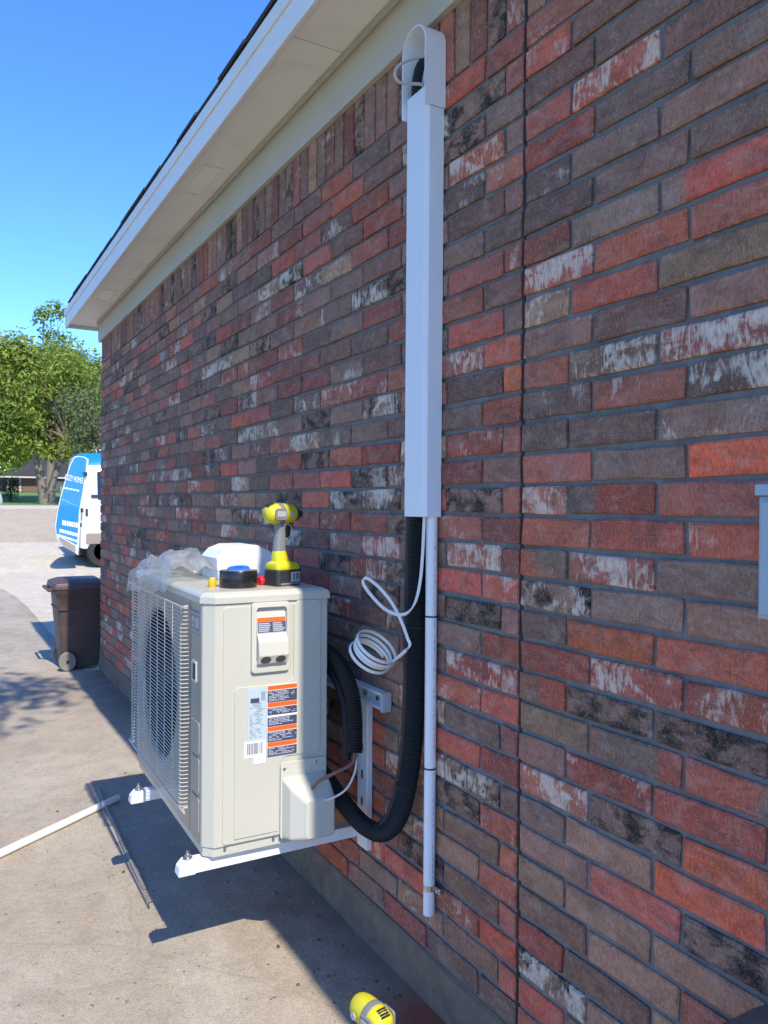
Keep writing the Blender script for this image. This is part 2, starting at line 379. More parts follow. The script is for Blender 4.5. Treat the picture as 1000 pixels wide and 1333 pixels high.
# eave --------------------------------------------------------------
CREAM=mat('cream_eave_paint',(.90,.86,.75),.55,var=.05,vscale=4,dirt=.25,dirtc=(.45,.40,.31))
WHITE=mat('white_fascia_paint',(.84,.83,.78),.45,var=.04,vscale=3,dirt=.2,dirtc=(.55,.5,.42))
SZ=3.04; EO=.236; YE=Y_END+.27
fz=MB().box(-.020,.004,-3.0,Y_END+.018,2.862,SZ); fz.box(-.034,-.021,-3.0,Y_END+.03,SZ-.022,SZ-.001)
fz.box(-.02,9.0,Y_END,Y_END+.018,2.862,SZ-.002)
fz.build('frieze_board',mat('shade_toned_cream',(.50,.47,.39),.6,var=.06,vscale=4,dirt=.3,dirtc=(.38,.34,.25)),house,bevel=.003,off=HO)  # cream darkened in colour to offset sky light on the upright board
sof=empty('soffit',(0,0,0)); sof.parent=house
bpy.data.objects.remove(sof)
sb=MB(); ys=[-3.0,-.15,2.47,4.90,YE]
for a,b in zip(ys[:-1],ys[1:]): sb.box(-EO+.002,.003,a+.002,b-.002,SZ,SZ+.012)
sb.box(.004,9.0,Y_END+.02,YE,SZ+.001,SZ+.012)
soffit=sb.build('soffit',CREAM,house,bevel=.0015,off=HO)
for vy0,vy1 in ((3.60,3.98),(6.08,6.42)):
    v=MB(); x0,x1=-.185,-.085
    v.box(x0,x1,vy0,vy0+.014,SZ-.006,SZ+.001); v.box(x0,x1,vy1-.014,vy1,SZ-.006,SZ+.001); v.box(x0,x0+.012,vy0+.0145,vy1-.0145,SZ-.006,SZ+.001); v.box(x1-.012,x1,vy0+.0145,vy1-.0145,SZ-.006,SZ+.001)
    for q in range(6):
        xx=x0+.016+q*.0125; v.add([(xx,vy0+.015,SZ-.001),(xx+.009,vy0+.015,SZ-.006),(xx+.009,vy1-.015,SZ-.006),(xx,vy1-.015,SZ-.001)],[(0,1,2,3)])
    v.build('soffit_vent',CREAM,soffit,off=HO)
fa=MB(); fa.box(-EO-.018,-EO,-3.0,YE,3.010,3.150); fa.box(-EO-.017,9.0,YE+.0005,YE+.019,3.012,3.150)
fascia=fa.build('fascia',WHITE,house,bevel=.003,off=HO)
tr=MB(); tr.box(-EO-.026,-EO-.0185,-3.0,YE+.01,3.108,3.163); tr.box(-EO-.025,9.0,YE+.0195,YE+.031,3.108,3.163); tr.build('drip_trim',WHITE,fascia,bevel=.002,off=HO)
SHG=mat('asphalt_shingle',(.045,.040,.036),.95,var=.4,vscale=20,bmp=.8,bscale=120)
rz0=3.166; sl_=.5; x_e=-EO-.030; y_e=YE+.045; rx=4.5
ridge=rz0+(rx-x_e)*sl_
rf=MB(); rf.add([(x_e+.02,-3.0,rz0+.01),(x_e+.02,y_e-.02,rz0+.01),(rx,y_e-4.7,ridge),(rx,-3.0,ridge),(9.3,y_e-.02,rz0+.01),(9.3,-3.0,rz0+.01),(x_e+.02,-3,rz0-.004),(x_e+.02,y_e-.02,rz0-.004),(9.3,y_e-.02,rz0-.004),(9.3,-3,rz0-.004)],
   [(0,1,2,3),(1,4,2),(4,5,3,2),(6,7,1,0),(7,8,4,1),(6,9,8,7),(8,9,5,4),(0,3,5,9,6)])
roof=rf.build('roof',SHG,house,off=HO)
rs=random.Random(3)
shm=[]
for q in range(4):
    mb=MB(); W=.315; d0=rs.uniform(-.006,.006); 
    mb.add([(d0,0,0),(d0+rs.uniform(-.006,.006),W-.004,0),(.2,W-.004,.1),(.2,0,.1),(d0,0,.014+rs.uniform(0,.006)),(d0,W-.004,.014),(.2,W-.004,.108),(.2,0,.108)],[(0,3,2,1),(4,5,6,7),(0,1,5,4),(1,2,6,5),(2,3,7,6),(3,0,4,7)])
    o=mb.build('shingle',SHG); shm.append(o.data); bpy.data.objects.remove(o)
for row in range(2):
    yy=-1.0-row*.15
    while yy<y_e-.3:
        o=bpy.data.objects.new('shingle',shm[rs.randint(0,3)]); col.objects.link(o); o.parent=roof
        o.location=(x_e+row*.135-HO[0]+rs.uniform(-.003,.003),yy-HO[1],rz0+.002+row*.0735+rs.uniform(0,.003)); yy+=.317

# ================================================================== OBJECTS ON THE WALL
UPVC=mat('white_vinyl',(.78,.79,.80),.42,var=.03,vscale=6)
DKFOAM=mat('black_foam_sleeve',(.007,.007,.008),.7,var=.4,vscale=30,bmp=.6,bscale=90)
# --- line set cover
c0=(-.03,1.94,1.44); lc=empty('line_cover',c0,'tall white vinyl line cover running up the brick wall','pipe cover')
Y0,Y1=1.880,1.995; DP=.062
prof=[(-.001,Y0),(-DP+.012,Y0),(-DP,Y0+.012),(-DP,Y1-.012),(-DP+.012,Y1),(-.001,Y1)]
ip=[(-.001,Y1-.003),(-DP+.013,Y1-.003),(-DP+.003,Y1-.013),(-DP+.003,Y0+.013),(-DP+.013,Y0+.003),(-.001,Y0+.003)]
MB().prism(prof+ip,1.438,2.655,'z').build('cover',UPVC,lc,off=c0,bevel=.0012,seg=1)
# cap: arched hood, open at the front
cy=(Y0+Y1)/2; wO=(Y1-Y0)/2+.006; zc=2.780
def arch(wd,z0,n=14):
    pts=[(cy-wd,z0)]+[(cy-wd*math.cos(math.pi*k/n),zc+wd*.95*math.sin(math.pi*k/n)) for k in range(n+1)]+[(cy+wd,z0)]
    return pts
ao=arch(wO,2.600); ai=arch(wO-.004,2.600)[::-1]
capm=MB(); N=len(ao)
for xa,xb in ((-.070,-.0015),):
    vs=[(xa,y,z) for y,z in ao+ai]+[(xb,y,z) for y,z in ao+ai]; M=len(ao+ai); fs=[]
    for i in range(N-1):
        j0,j1=i,i+1; k0,k1=M-1-i,M-2-i
        fs+=[(j0,j1,k1,k0),(M+j0,M+k0,M+k1,M+j1),(j0,M+j0,M+j1,j1),(k0,k1,M+k1,M+k0)]
    fs+=[(0,M-1,2*M-1,M),(N-1,2*N-1-0+M-N,M+N,N)] if False else [(0,M-1,M+M-1,M),(N-1,M+N-1,M+N,N)]
    capm.add(vs,fs)
capm.build('wall_cap',UPVC,lc,off=c0,smooth=True)
bp=MB(); bp.prism(arch(wO-.0045,2.60),-.006,-.002,'x'); bp.build('cap_back_plate',UPVC,lc,off=c0)
# --- black insulated hose inside the cap
hs=MB(); pth=resample(catmull([(-.028,1.952,2.50),(-.029,1.952,2.60),(-.034,1.955,2.68),(-.022,1.953,2.745),(.02,1.95,2.78)],10),.004)
hs.tube(pth,.026,14,rib=.05); tag(hs.build('hose_end',DKFOAM,smooth=True),'black insulated hose end bending into the wall under the white cap','hose')
# --- thin grey cable loop at the cap
GC=mat('grey_cable_jacket',(.52,.52,.50),.5,var=.05)
cb=MB(); cb.tube(catmull([(.0,1.925,2.775),(-.037,1.90,2.750),(-.076,1.90,2.735),(-.114,1.90,2.714),(-.144,1.90,2.689),(-.153,1.90,2.664),(-.138,1.90,2.648),(-.101,1.90,2.654),(-.067,1.902,2.662),(-.046,1.903,2.655),(-.035,1.903,2.62),(-.033,1.903,2.56)],6),.0042,8)
cb.tube(catmull([(.0,1.93,2.79),(-.02,1.915,2.77),(-.045,1.91,2.72),(-.052,1.915,2.66),(-.045,1.915,2.58)],6),.003,6)
tag(cb.build('cable_loop',GC,smooth=True),'thin grey cable looping out of the open white cap under the eave','cable')
# --- main hose, corrugated, from cover down and round behind the unit
def P3(*a): return [Vector(p) for p in a]
hs=empty('line_set_hose',(-.045,1.95,.46),'long black corrugated hose hanging from the white cover and curving up behind the unit','hose')
path=catmull([(-.031,1.952,1.46),(-.033,1.951,1.42),(-.040,1.948,1.15),(-.043,1.944,.93),(-.048,1.958,.72),(-.056,2.005,.555),(-.068,2.075,.475),(-.085,2.16,.462),(-.105,2.25,.495),(-.125,2.36,.555),(-.13,2.50,.60)],14)
mb=MB(); mb.tube(resample(path,.0042),.0265,14,rib=.085); mb.build('sleeve',DKFOAM,hs,smooth=True,off=(-.045,1.95,.46))
p2=[p+Vector((-.012,.030,0.004)) for p in path]
mb=MB(); mb.tube(resample(p2[4:],.02),.011,10); mb.build('signal_cable',mat('black_rubber',(.014,.014,.015),.55,var=.2),hs,smooth=True,off=(-.045,1.95,.46))
for k in (30,62,84):
    q=path[k]; t_=(path[k+1]-path[k-1]).normalized(); a=Vector((1,0,0)); a=(a-t_*a.dot(t_)).normalized(); b_=t_.cross(a)
    mb=MB(); mb.tube([q+a*math.cos(x)*.029+b_*math.sin(x)*.031+b_*(-.004) for x in [2*math.pi*j/20 for j in range(21)]],.0022,6)
    mb.build('cable_tie',MC['black_rubber'],hs,off=(-.045,1.95,.46))
# --- second hose arching out of the back of the unit
h2=empty('service_hose',(-.12,2.2,.69),'black hose arching down behind the unit with bare wires at its end','hose'); o2=(-.12,2.2,.69)
path=catmull([(-.11,2.62,.93),(-.11,2.47,.975),(-.11,2.36,.965),(-.105,2.285,.925),(-.105,2.225,.865),(-.115,2.185,.785),(-.130,2.158,.700)],12)
mb=MB(); mb.tube(resample(path,.0042),.024,14,rib=.08); mb.build('sleeve',DKFOAM,h2,smooth=True,off=o2)
p2=[p+Vector((-.016,.022,-.028)) for p in path]; mb=MB(); mb.tube(resample(p2,.004),.014,10,rib=.05); mb.build('inner_sleeve',DKFOAM,h2,smooth=True,off=o2)
mb=MB(); mb.tube(catmull([(-.132,2.155,.72),(-.145,2.14,.68),(-.20,2.155,.652),(-.235,2.20,.618),(-.24,2.235,.585)],6),.0055,8); mb.build('copper_wire',mat('brown_wire_jacket',(.20,.085,.06),.45),h2,smooth=True,off=o2)
mb=MB(); mb.tube(catmull([(-.128,2.155,.72),(-.135,2.14,.66),(-.165,2.145,.60),(-.205,2.19,.560),(-.22,2.245,.545)],6),.0032,8); mb.build('white_wire',mat('pale_wire_jacket',(.62,.60,.56),.5),h2,smooth=True,off=o2)
# --- PVC drain pipe
o3=(-.0195,1.9005,.29); pv=empty('drain_pipe',o3,'straight white PVC drain pipe strapped to the wall below the line cover','pipe')
mb=MB(); mb.lathe([(.0,.292),(.0135,.292),(.0165,.291),(.0168,.30),(.0168,1.445),(.0,1.445)],20,(o3[0],o3[1],0)); mb.build('tube',mat('white_pvc',(.80,.80,.79),.35,var=.03,vscale=5),pv,smooth=True,off=o3)
BLK=mat('black_plastic',(.015,.015,.016),.5)
for z in (1.150,.712):
    mb=MB(); mb.lathe([(.0170,z),(.0186,z),(.0186,z+.0045),(.0170,z+.0045),(.0170,z)],20,(o3[0],o3[1],0)); mb.build('cable_tie',BLK,pv,off=o3,smooth=True)
STEEL=mat('zinc_steel',(.55,.56,.57),.3,1.0,var=.1,vscale=40)
mb=MB(); mb.lathe([(.0170,.362),(.0190,.362),(.0190,.378),(.0170,.378),(.0170,.362)],20,(o3[0],o3[1],0)); mb.box(-.012,-.0003,o3[1]-.045,o3[1]-.0165,.362,.378); mb.lathe([(0,-.017),(.006,-.017),(.006,-.0122)],8,(0,o3[1]-.034,.370),'x'); mb.build('strap_clamp',STEEL,pv,off=o3)
mb=MB(); rp=random.Random(9)   # faint printed line on the pipe
z=.36
while z<1.40:
    if abs(z-.37)>.02 and rp.random()<.8:
        a=R_(275); r=.01693; L=rp.uniform(.004,.014)
        pts=[(o3[0]+r*math.cos(a+s),o3[1]+r*math.sin(a+s)) for s in (-.09,.09)]
        mb.add([(pts[0][0],pts[0][1],z),(pts[1][0],pts[1][1],z),(pts[1][0],pts[1][1],z+L),(pts[0][0],pts[0][1],z+L)],[(0,1,2,3)])
    z+=.018 if rp.random()<.75 else .06
mb.build('pipe_print',mat('pipe_ink',(.42,.43,.47),.6),pv,off=o3)
# --- white flat cable with coil
WC=mat('white_cable_jacket',(.74,.73,.70),.45,var=.04)
E1=Vector((.73,-.423,-.534)); E2=Vector((.652,.657,.37)); AX=Vector((.194,-.619,.756)).normalized(); CC=Vector((-.128,2.045,1.036))
cp=[(-.040,1.902,1.50),(-.045,1.902,1.418),(-.047,1.905,1.334),(-.051,1.91,1.257),(-.059,1.921,1.197),(-.074,1.938,1.162),(-.096,1.963,1.154),(-.123,1.993,1.17),(-.148,2.021,1.204),(-.165,2.038,1.235),(-.167,2.04,1.250),(-.157,2.03,1.255),(-.133,2.003,1.23),(-.107,1.975,1.187),(-.088,1.954,1.137),(-.075,1.94,1.089),(-.071,1.937,1.062)]
cp=[Vector(p) for p in cp]
turns=3.8; n=int(turns*14)
for k in range(n+1):
    a=R_(-25)+2*math.pi*k/14*-1; rr=.064+.006*math.sin(k*.45+.5)+.004*math.sin(k/14*2.1)
    cp.append(CC+E1*(rr*math.cos(a))+E2*(rr*math.sin(a))+AX*(.030-.0155*k/14+.004*math.sin(k*.45)))
fc=MB(); fc.tube(catmull(cp,4),.006,10,flat=(.0056,.003),ref=AX)
tag(fc.build('flat_cable',WC,smooth=True),'white flat electrical cable with a twist and a coil hanging beside the hose','cable')
# --- electrical box at right edge
eb=(-.05,.70,1.28); ebx=empty('meter_box',eb,'pale blue-grey metal box on the brick at the right edge','electrical box')
BG=mat('blue_grey_enamel',(.33,.41,.47),.45,var=.05,vscale=5,dirt=.15)
MB().box(-.070,-.001,.42,.832,1.288,1.492).build('housing',BG,ebx,off=eb,bevel=.004)
MB().box(-.076,-.0705,.415,.836,1.493,1.512).box(-.0755,-.0005,.4155,.8355,1.4935,1.5115).build('top_lip',BG,ebx,off=eb,bevel=.002)
MB().box(-.078,-.0705,.43,.824,1.296,1.484).build('front_cover',BG,ebx,off=eb,bevel=.003)

# ================================================================== HEAT PUMP UNIT
UX,UY,UZ=-.357,2.765,.408
ac=empty('heat_pump_unit',(UX,UY,UZ),'cream outdoor heat pump unit hung on the wall bracket','heat pump',rz=R_(-1.0))
PAINT=mat('cream_powder_coat',(.50,.485,.41),.38,var=.03,vscale=3,coat=.1)
PAINT2=mat('cream_plastic',(.53,.51,.43),.45,var=.03,vscale=5)
HX,HY=.200,.478; FR=-HX; NE=-HY
def outline(g=0.0,ch=.032):
    return [(-HX-g,NE+ch),(-HX+ch,NE-g),(HX+g,NE-g),(HX+g,HY+g),(-HX-g,HY+g)]
# casing without front: sides, back as thin shell
cs=MB()
o1=outline()
cs.prism([(-HX+.002,NE+.032),(-HX+.032,NE),(HX,NE),(HX,HY),(-HX+.002,HY),(-HX+.002,HY-.004),(HX-.004,HY-.004),(HX-.004,NE+.004),(-HX+.033,NE+.004),(-HX+.006,NE+.033)],.030,.762,'z')
cas=cs.build('casing',PAINT,ac,bevel=.003)
MB().prism(outline(-.006),0.0,.0295,'z').build('base_pan',PAINT,ac,bevel=.003)
lid=MB(); g1,g2=outline(.006),outline(-.012)
def at(pts,z): return [(x,y,z) for x,y in pts]
lid.loft([at(g1,.7625),at(g1,.783),at(outline(.001),.790),at(g2,.797),at(outline(-.03),.7985)]); lid.build('lid',PAINT,ac,bevel=.002)
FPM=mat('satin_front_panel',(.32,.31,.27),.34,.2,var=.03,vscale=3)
# front face with round fan opening
FC=(.115,.415); FRAD=.272   # centre (y,z)
fr=MB(); n=48; y0,y1,z0,z1=NE+.155,HY,.0305,.762
circ=[(FC[0]+FRAD*math.cos(2*math.pi*k/n),FC[1]+FRAD*math.sin(2*math.pi*k/n)) for k in range(n)]
def sq(a):
    c,s=math.cos(a),math.sin(a); ty=((y1-FC[0]) if c>0 else (FC[0]-y0))/max(abs(c),1e-6); tz=((z1-FC[1]) if s>0 else (FC[1]-z0))/max(abs(s),1e-6); t=min(ty,tz); return (FC[0]+c*t,FC[1]+s*t)
an=[2*math.pi*k/n for k in range(n)]
rect=[sq(a) for a in an]
for (cy_,cz_) in ((y0,z0),(y0,z1),(y1,z0),(y1,z1)):
    k=min(range(n),key=lambda i:(rect[i][0]-cy_)**2+(rect[i][1]-cz_)**2); rect[k]=(cy_,cz_)
vs=[(-HX,y,z) for y,z in rect]+[(-HX,y,z) for y,z in circ]+[(-HX+.012,FC[0]+(y-FC[0])*.97,FC[1]+(z-FC[1])*.97) for y,z in circ]+[(-HX+.13,FC[0]+(y-FC[0])*.97,FC[1]+(z-FC[1])*.97) for y,z in circ]
fs=[]
for q in range(3):
    for i in range(n): fs.append((q*n+i,q*n+(i+1)%n,(q+1)*n+(i+1)%n,(q+1)*n+i))
fr.add(vs,fs[:2*n]); fr.build('fan_front_plate',FPM,ac); MB().add(vs,fs[2*n:]).build('fan_shroud',mat('black_shroud',(.03,.03,.03),.7),ac)
MB().box(-HX+.131,-HX+.136,FC[0]-.33,FC[0]+.33,FC[1]-.33,FC[1]+.33).build('inner_coil',mat('dark_coil_fins',(.02,.02,.022),.6),ac)
FANM=mat('grey_fan_plastic',(.03,.031,.034),.5)
fan=MB(); fan.lathe([(0,-.145),(.035,-.14),(.055,-.12),(.055,-.09),(0,-.09)],20,(0,FC[0],FC[1]),'x')
fan=fan.build('fan',FANM,ac,smooth=True)
for b in range(3):
    mb=MB(); rings=[]
    for q in range(8):
        r=.05+.225*q/7; a0=b*2*math.pi/3+.25*q/7
        spread=.55+.25*math.sin(q/7*math.pi)
        rings.append([(-.115+.035*(j/5-.5)*2,FC[0]+r*math.cos(a0+spread*(j/5-.5)*2*.8),FC[1]+r*math.sin(a0+spread*(j/5-.5)*2*.8)) for j in range(6)])
    vs=[p for r in rings for p in r]; mb.add(vs,[(i*6+j,i*6+j+1,(i+1)*6+j+1,(i+1)*6+j) for i in range(7) for j in range(5)])
    mb.build('blade',FANM,fan,smooth=True)
# near front panel strip
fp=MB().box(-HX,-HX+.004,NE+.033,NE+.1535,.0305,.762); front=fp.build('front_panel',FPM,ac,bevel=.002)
for za,zb in ((.06,.17),(.18,.29),(.30,.40)):
    MB().prism(rrect(NE+.045,NE+.135,za,zb,.012),-HX-.0035,-HX+.001,'x').build('embossed_panel',MC['satin_front_panel'],front,bevel=.0018)
bz=MB(); op,ipp=rrect(NE+.078,NE+.128,.515,.580,.006),rrect(NE+.085,NE+.121,.523,.572,.004)
M=len(op); vs=[(-HX-.004,*p) for p in op]+[(-HX-.004,*p) for p in ipp]+[(-HX+.001,*p) for p in op]+[(-HX+.001,*p) for p in ipp]
fs=[]
for i in range(M):
    j=(i+1)%M; fs+=[(i,j,M+j,M+i),(i,2*M+i,2*M+j,j),(M+i,M+j,3*M+j,3*M+i)]
bz.add(vs,fs); bz.build('handle_bezel',PAINT2,front)
MB().prism(ipp,-HX-.0010,-HX+.0005,'x').build('handle_recess',mat('dark_recess',(.03,.03,.03),.6),front)
MB().prism(rrect(NE+.040,NE+.145,.665,.735,.004),-HX-.0025,-HX+.0005,'x').build('badge',mat('badge_grey_blue',(.16,.17,.24),.35),front,bevel=.001)
mb=MB()
for a,b,c,d in ((.050,.135,.725,.728),(.050,.135,.671,.674),(.058,.080,.685,.716),(.088,.100,.685,.716),(.108,.128,.685,.692),(.108,.128,.700,.716)): mb.box(-HX-.0034,-HX-.0024,NE+a,NE+b,c,d)
mb.build('badge_print',mat('badge_silver',(.45,.47,.52),.3,.6),front)
# wire grille
GR=mat('cream_wire_coating',(.52,.49,.41),.35,var=.03)
gro=MB(); gy0,gy1,gz0,gz1=NE+.160,HY-.010,.112,.735; GX=-HX-.028
def rim_path(z): return catmull([(-HX-.004,gy0+.002,z),(GX+.008,gy0+.004,z),(GX,gy0+.014,z),(GX,gy1-.014,z),(GX+.008,gy1-.004,z),(-HX-.004,gy1-.002,z)],4)
gro.tube(rim_path(gz1+.006),.0024,8)
grille=gro.build('grille',GR,ac,smooth=True)
MB().tube(rim_path(gz0-.006),.0024,8).build('grille_rim',GR,grille,smooth=True)
wp=catmull([(-HX-.001,gy0+.001,0),(-HX-.018,gy0+.001,0),(GX+.006,gy0+.003,0),(GX,gy0+.012,0),(GX,gy0+.03,0)],4)+catmull([(GX,gy1-.03,0),(GX,gy1-.012,0),(GX+.006,gy1-.003,0),(-HX-.018,gy1-.001,0),(-HX-.001,gy1-.001,0)],4)
mb=MB(); mb.tube(wp,.0016,6); wo_=mb.build('grille_wire',GR,grille,smooth=True); wme=wo_.data
nw=51
for k in range(nw):
    o=wo_ if k==0 else bpy.data.objects.new('grille_wire',wme)
    if k: col.objects.link(o); o.parent=grille
    o.location=(0,0,gz0+(gz1-gz0)*k/(nw-1))
mb=MB(); mb.tube([(GX+.003,0,gz0-.006),(GX+.003,0,gz1+.006)],.0016,6); wo_=mb.build('grille_stay',GR,grille,smooth=True)
for k in range(8):
    o=wo_ if k==0 else bpy.data.objects.new('grille_stay',wo_.data)
    if k: col.objects.link(o); o.parent=grille
    o.location=(0,gy0+.016+(gy1-gy0-.032)*k/7,0)
# side panel (facing the camera): plates, seams, recesses
YS=NE
def L(xw): return xw-UX     # world x -> local
def Zl(zw): return zw-UZ
sp=MB()
sp.prism(rrect(L(-.500),L(-.160),.034,.752,.012),YS-.0030,YS+.001,'y'); side=sp.build('side_panel',PAINT,ac,bevel=.0015)
def plate(name,pts,y0,y1,m,par=ac,bev=.0015): return MB().prism(pts,YS-y1,YS-y0,'y').build(name,m,par,bevel=bev)
pts=[(L(-.465),Zl(.455)),(L(-.325),Zl(.455)),(L(-.325),Zl(.66)),(L(-.300),Zl(.685)),(L(-.195),Zl(.685)),(L(-.182),Zl(.70)),(L(-.182),Zl(1.16)),(L(-.192),Zl(1.17)),(L(-.262),Zl(1.17)),(L(-.275),Zl(1.16)),(L(-.275),Zl(.93)),(L(-.29),Zl(.915)),(L(-.455),Zl(.915)),(L(-.465),Zl(.905))]
plate('service_cover',pts,.0026,.0062,PAINT,side,.0016)
# terminal cover with hooded handle
tc=MB(); ox0,ox1,oz0,oz1=L(-.415),L(-.290),Zl(.955),Zl(1.170); ix0,ix1,iz0,iz1=L(-.400),L(-.302),Zl(.985),Zl(1.155)
A=rrect(ox0,ox1,oz0,oz1,.012); B=rrect(ix0,ix1,iz0,iz1,.010); M=len(A)
def ya(p,y): return (p[0],y,p[1])
vs=[ya(p,YS-.001) for p in A]+[ya(p,YS-.014) for p in A]+[ya(p,YS-.016) for p in B]+[ya(p,YS-.0036) for p in B]; fs=[]
for q in range(3):
    for i in range(M): fs.append((q*M+i,q*M+(i+1)%M,(q+1)*M+(i+1)%M,(q+1)*M+i))
fs.append(tuple(3*M+i for i in range(M)))
tc.add(vs,fs); term=tc.build('terminal_cover',PAINT2,ac,smooth=False,bevel=.0015)
pr_=[(YS-.003,Zl(1.140)),(YS-.006,Zl(1.132)),(YS-.017,Zl(1.075)),(YS-.033,Zl(1.050)),(YS-.038,Zl(1.010)),(YS-.026,Zl(.984)),(YS-.003,Zl(.984))]
MB().prism(pr_,ix0+.001,ix1-.001,'x').build('hood',PAINT2,term,bevel=.004,seg=3)
for xx in (L(-.376),L(-.328)):
    mb=MB(); ring=[(xx+.0165*math.cos(a),math.sin(a)*.012) for a in [2*math.pi*j/16 for j in range(16)]]
    d=Vector((0,.012,-.028)).normalized(); nrm=Vector((0,-.028,-.012)).normalized(); c=Vector((0,YS-.0322,Zl(.9975)))
    mb.add([Vector((x,0,0))+c+d*-s+nrm*.0012 for x,s in ring]+[Vector((x,0,0))+c+d*-s-nrm*.002 for x,s in ring],[tuple(range(16))]+[(i,(i+1)%16,16+(i+1)%16,16+i) for i in range(16)])
    mb.build('cable_hole',mat('shadow_hole',(.06,.055,.05),.8),term)
# labels
ORG=mat('orange_warning_print',(.85,.12,.015),.45,var=.02); INK=mat('navy_label_print',(.055,.062,.11),.5,var=.1); LB=mat('pale_blue_label',(.45,.52,.57),.45,var=.04); LW=mat('white_label_stock',(.80,.80,.79),.45,var=.02); LT=mat('white_label_lettering',(.42,.44,.50),.5,var=.05)
rl=random.Random(4)
def quad(mb,x0,x1,z0,z1,y,mi): mb.add([(x0,y,z0),(x1,y,z0),(x1,y,z1),(x0,y,z1)],[(0,1,2,3)],mi)
def textlines(mb,x0,x1,z0,z1,y,mi,lh=.0055,fill=.85):
    z=z1-lh*.5
    while z-lh*.5>z0:
        x=x0; xe=x0+(x1-x0)*rl.uniform(.55,1)
        while x<xe:
            wd=rl.uniform(.003,.011); 
            if rl.random()<fill: quad(mb,x,min(x+wd,xe),z-lh*.28,z+lh*.28,y,mi)
            x+=wd+.0015
        z-=lh
yL=YS-.0078
lab=MB(); x0,x1,z0,z1=L(-.362),L(-.263),Zl(.692),Zl(.912)
lab.box(x0,x1,yL,YS-.006,z0,z1,0)
hgt=z1-z0; segs=[('o',.0,.07),('n',.07,.24),('o',.24,.31),('n',.31,.42),('w',.42,.445),('n',.445,.58),('o',.58,.65),('n',.65,.80),('o',.80,.87),('n',.87,1.0)]
for c,a,b in segs:
    za,zb=z1-b*hgt,z1-a*hgt
    if c=='o': quad(lab,x0+.001,x1-.001,za+.001,zb-.001,yL-.0006,1)
    elif c=='n':
        quad(lab,x0+.001,x1-.001,za,zb-.001,yL-.0006,2); textlines(lab,x0+.005,x1-.004,za+.001,zb-.002,yL-.0010,3,.0046)
lab.build('warning_label',[LW,ORG,INK,LT],side)
lab=MB(); x0,x1,z0,z1=L(-.424),L(-.3625),Zl(.748),Zl(.909)
lab.box(x0,x1,yL,YS-.006,z0,z1,0); textlines(lab,x0+.006,x1-.006,z0+.006,z1-.045,yL-.0008,1,.006,.6); quad(lab,x0+.008,x0+.036,z1-.045,z1-.031,yL-.0008,2); quad(lab,x0+.042,x1-.006,z1-.04,z1-.012,yL-.0008,1)
lab.build('rating_label',[LB,mat('rating_print',(.26,.33,.38),.5),INK],side)
lab=MB(); x0,x1,z0,z1=L(-.434),L(-.3665),Zl(.697),Zl(.7475)
lab.box(x0,x1,yL,YS-.006,z0,z1,0); x=x0+.008
while x<x1-.008:
    wd=rl.choice((.0008,.0015,.0022)); quad(lab,x,x+wd,z0+.010,z1-.006,yL-.0008,1); x+=wd+rl.choice((.001,.0016,.0024))
lab.build('barcode_label',[LW,INK],side)
lab=MB(); x0,x1,z0,z1=L(-.405),L(-.3665),Zl(.676),Zl(.6965)
lab.box(x0,x1,yL,YS-.006,z0,z1,0); textlines(lab,x0+.005,x1-.005,z0+.003,z1-.003,yL-.0008,1,.006,.7); lab.build('small_label',[LW,LT],side)
# sticker on the hood, lying on its sloped face
d=Vector((0,-.011,-.057)).normalized(); nn=Vector((0,-.057,.011)).normalized(); base=Vector((0,YS-.006,Zl(1.132)))+nn*.0012
lab=MB()
def hq(x0,x1,a,b,lift,mi):
    p0,p1=base+d*a+nn*lift,base+d*b+nn*lift; lab.add([(x0,p0.y,p0.z),(x1,p0.y,p0.z),(x1,p1.y,p1.z),(x0,p1.y,p1.z)],[(0,1,2,3)],mi)
xa,xb=L(-.398),L(-.304)
hq(xa,xb,.008,.056,0,0); hq(xa+.001,xb-.001,.009,.023,.0004,1); hq(xa+.001,xb-.001,.023,.055,.0004,2)
for q in range(5):
    a=.026+q*.0056; hq(xa+.004,xa+.044*rl.uniform(.7,1),a,a+.0032,.0008,3); hq(xa+.050,xa+.09*rl.uniform(.85,1),a,a+.0032,.0008,3)
lab.build('hood_label',[LW,ORG,INK,LT],term)
# valve cover: back plate and rounded box
plate('valve_plate',rrect(L(-.318),L(-.163),Zl(.428),Zl(.668),.012),.0066,.0105,PAINT2,ac,.0015)
vc=MB(); 
vc.loft([at2 for at2 in [[(x,YS-.010,z) for x,z in rrect(L(-.313),L(-.163),Zl(.430),Zl(.622),.012)],[(x,YS-.045,z) for x,z in rrect(L(-.300),L(-.163),Zl(.432),Zl(.600),.012)],[(x,YS-.080,z) for x,z in rrect(L(-.268),L(-.164),Zl(.440),Zl(.570),.014)],[(x,YS-.088,z) for x,z in rrect(L(-.262),L(-.170),Zl(.446),Zl(.563),.012)]]])
vc.build('valve_cover',PAINT2,ac,bevel=.002)
for xx,zz in ((L(-.405),Zl(.968)),(L(-.300),Zl(.970)),(L(-.306),Zl(.648)),(L(-.20),Zl(.652)),(L(-.49),Zl(.444)),(L(-.335),Zl(.444))):
    mb=MB(); mb.lathe([(0,-.0125),(.003,-.0125),(.0048,-.0105),(.0048,.0)],10,(xx,YS-.002,zz),'y'); mb.build('screw',STEEL,ac,smooth=True)

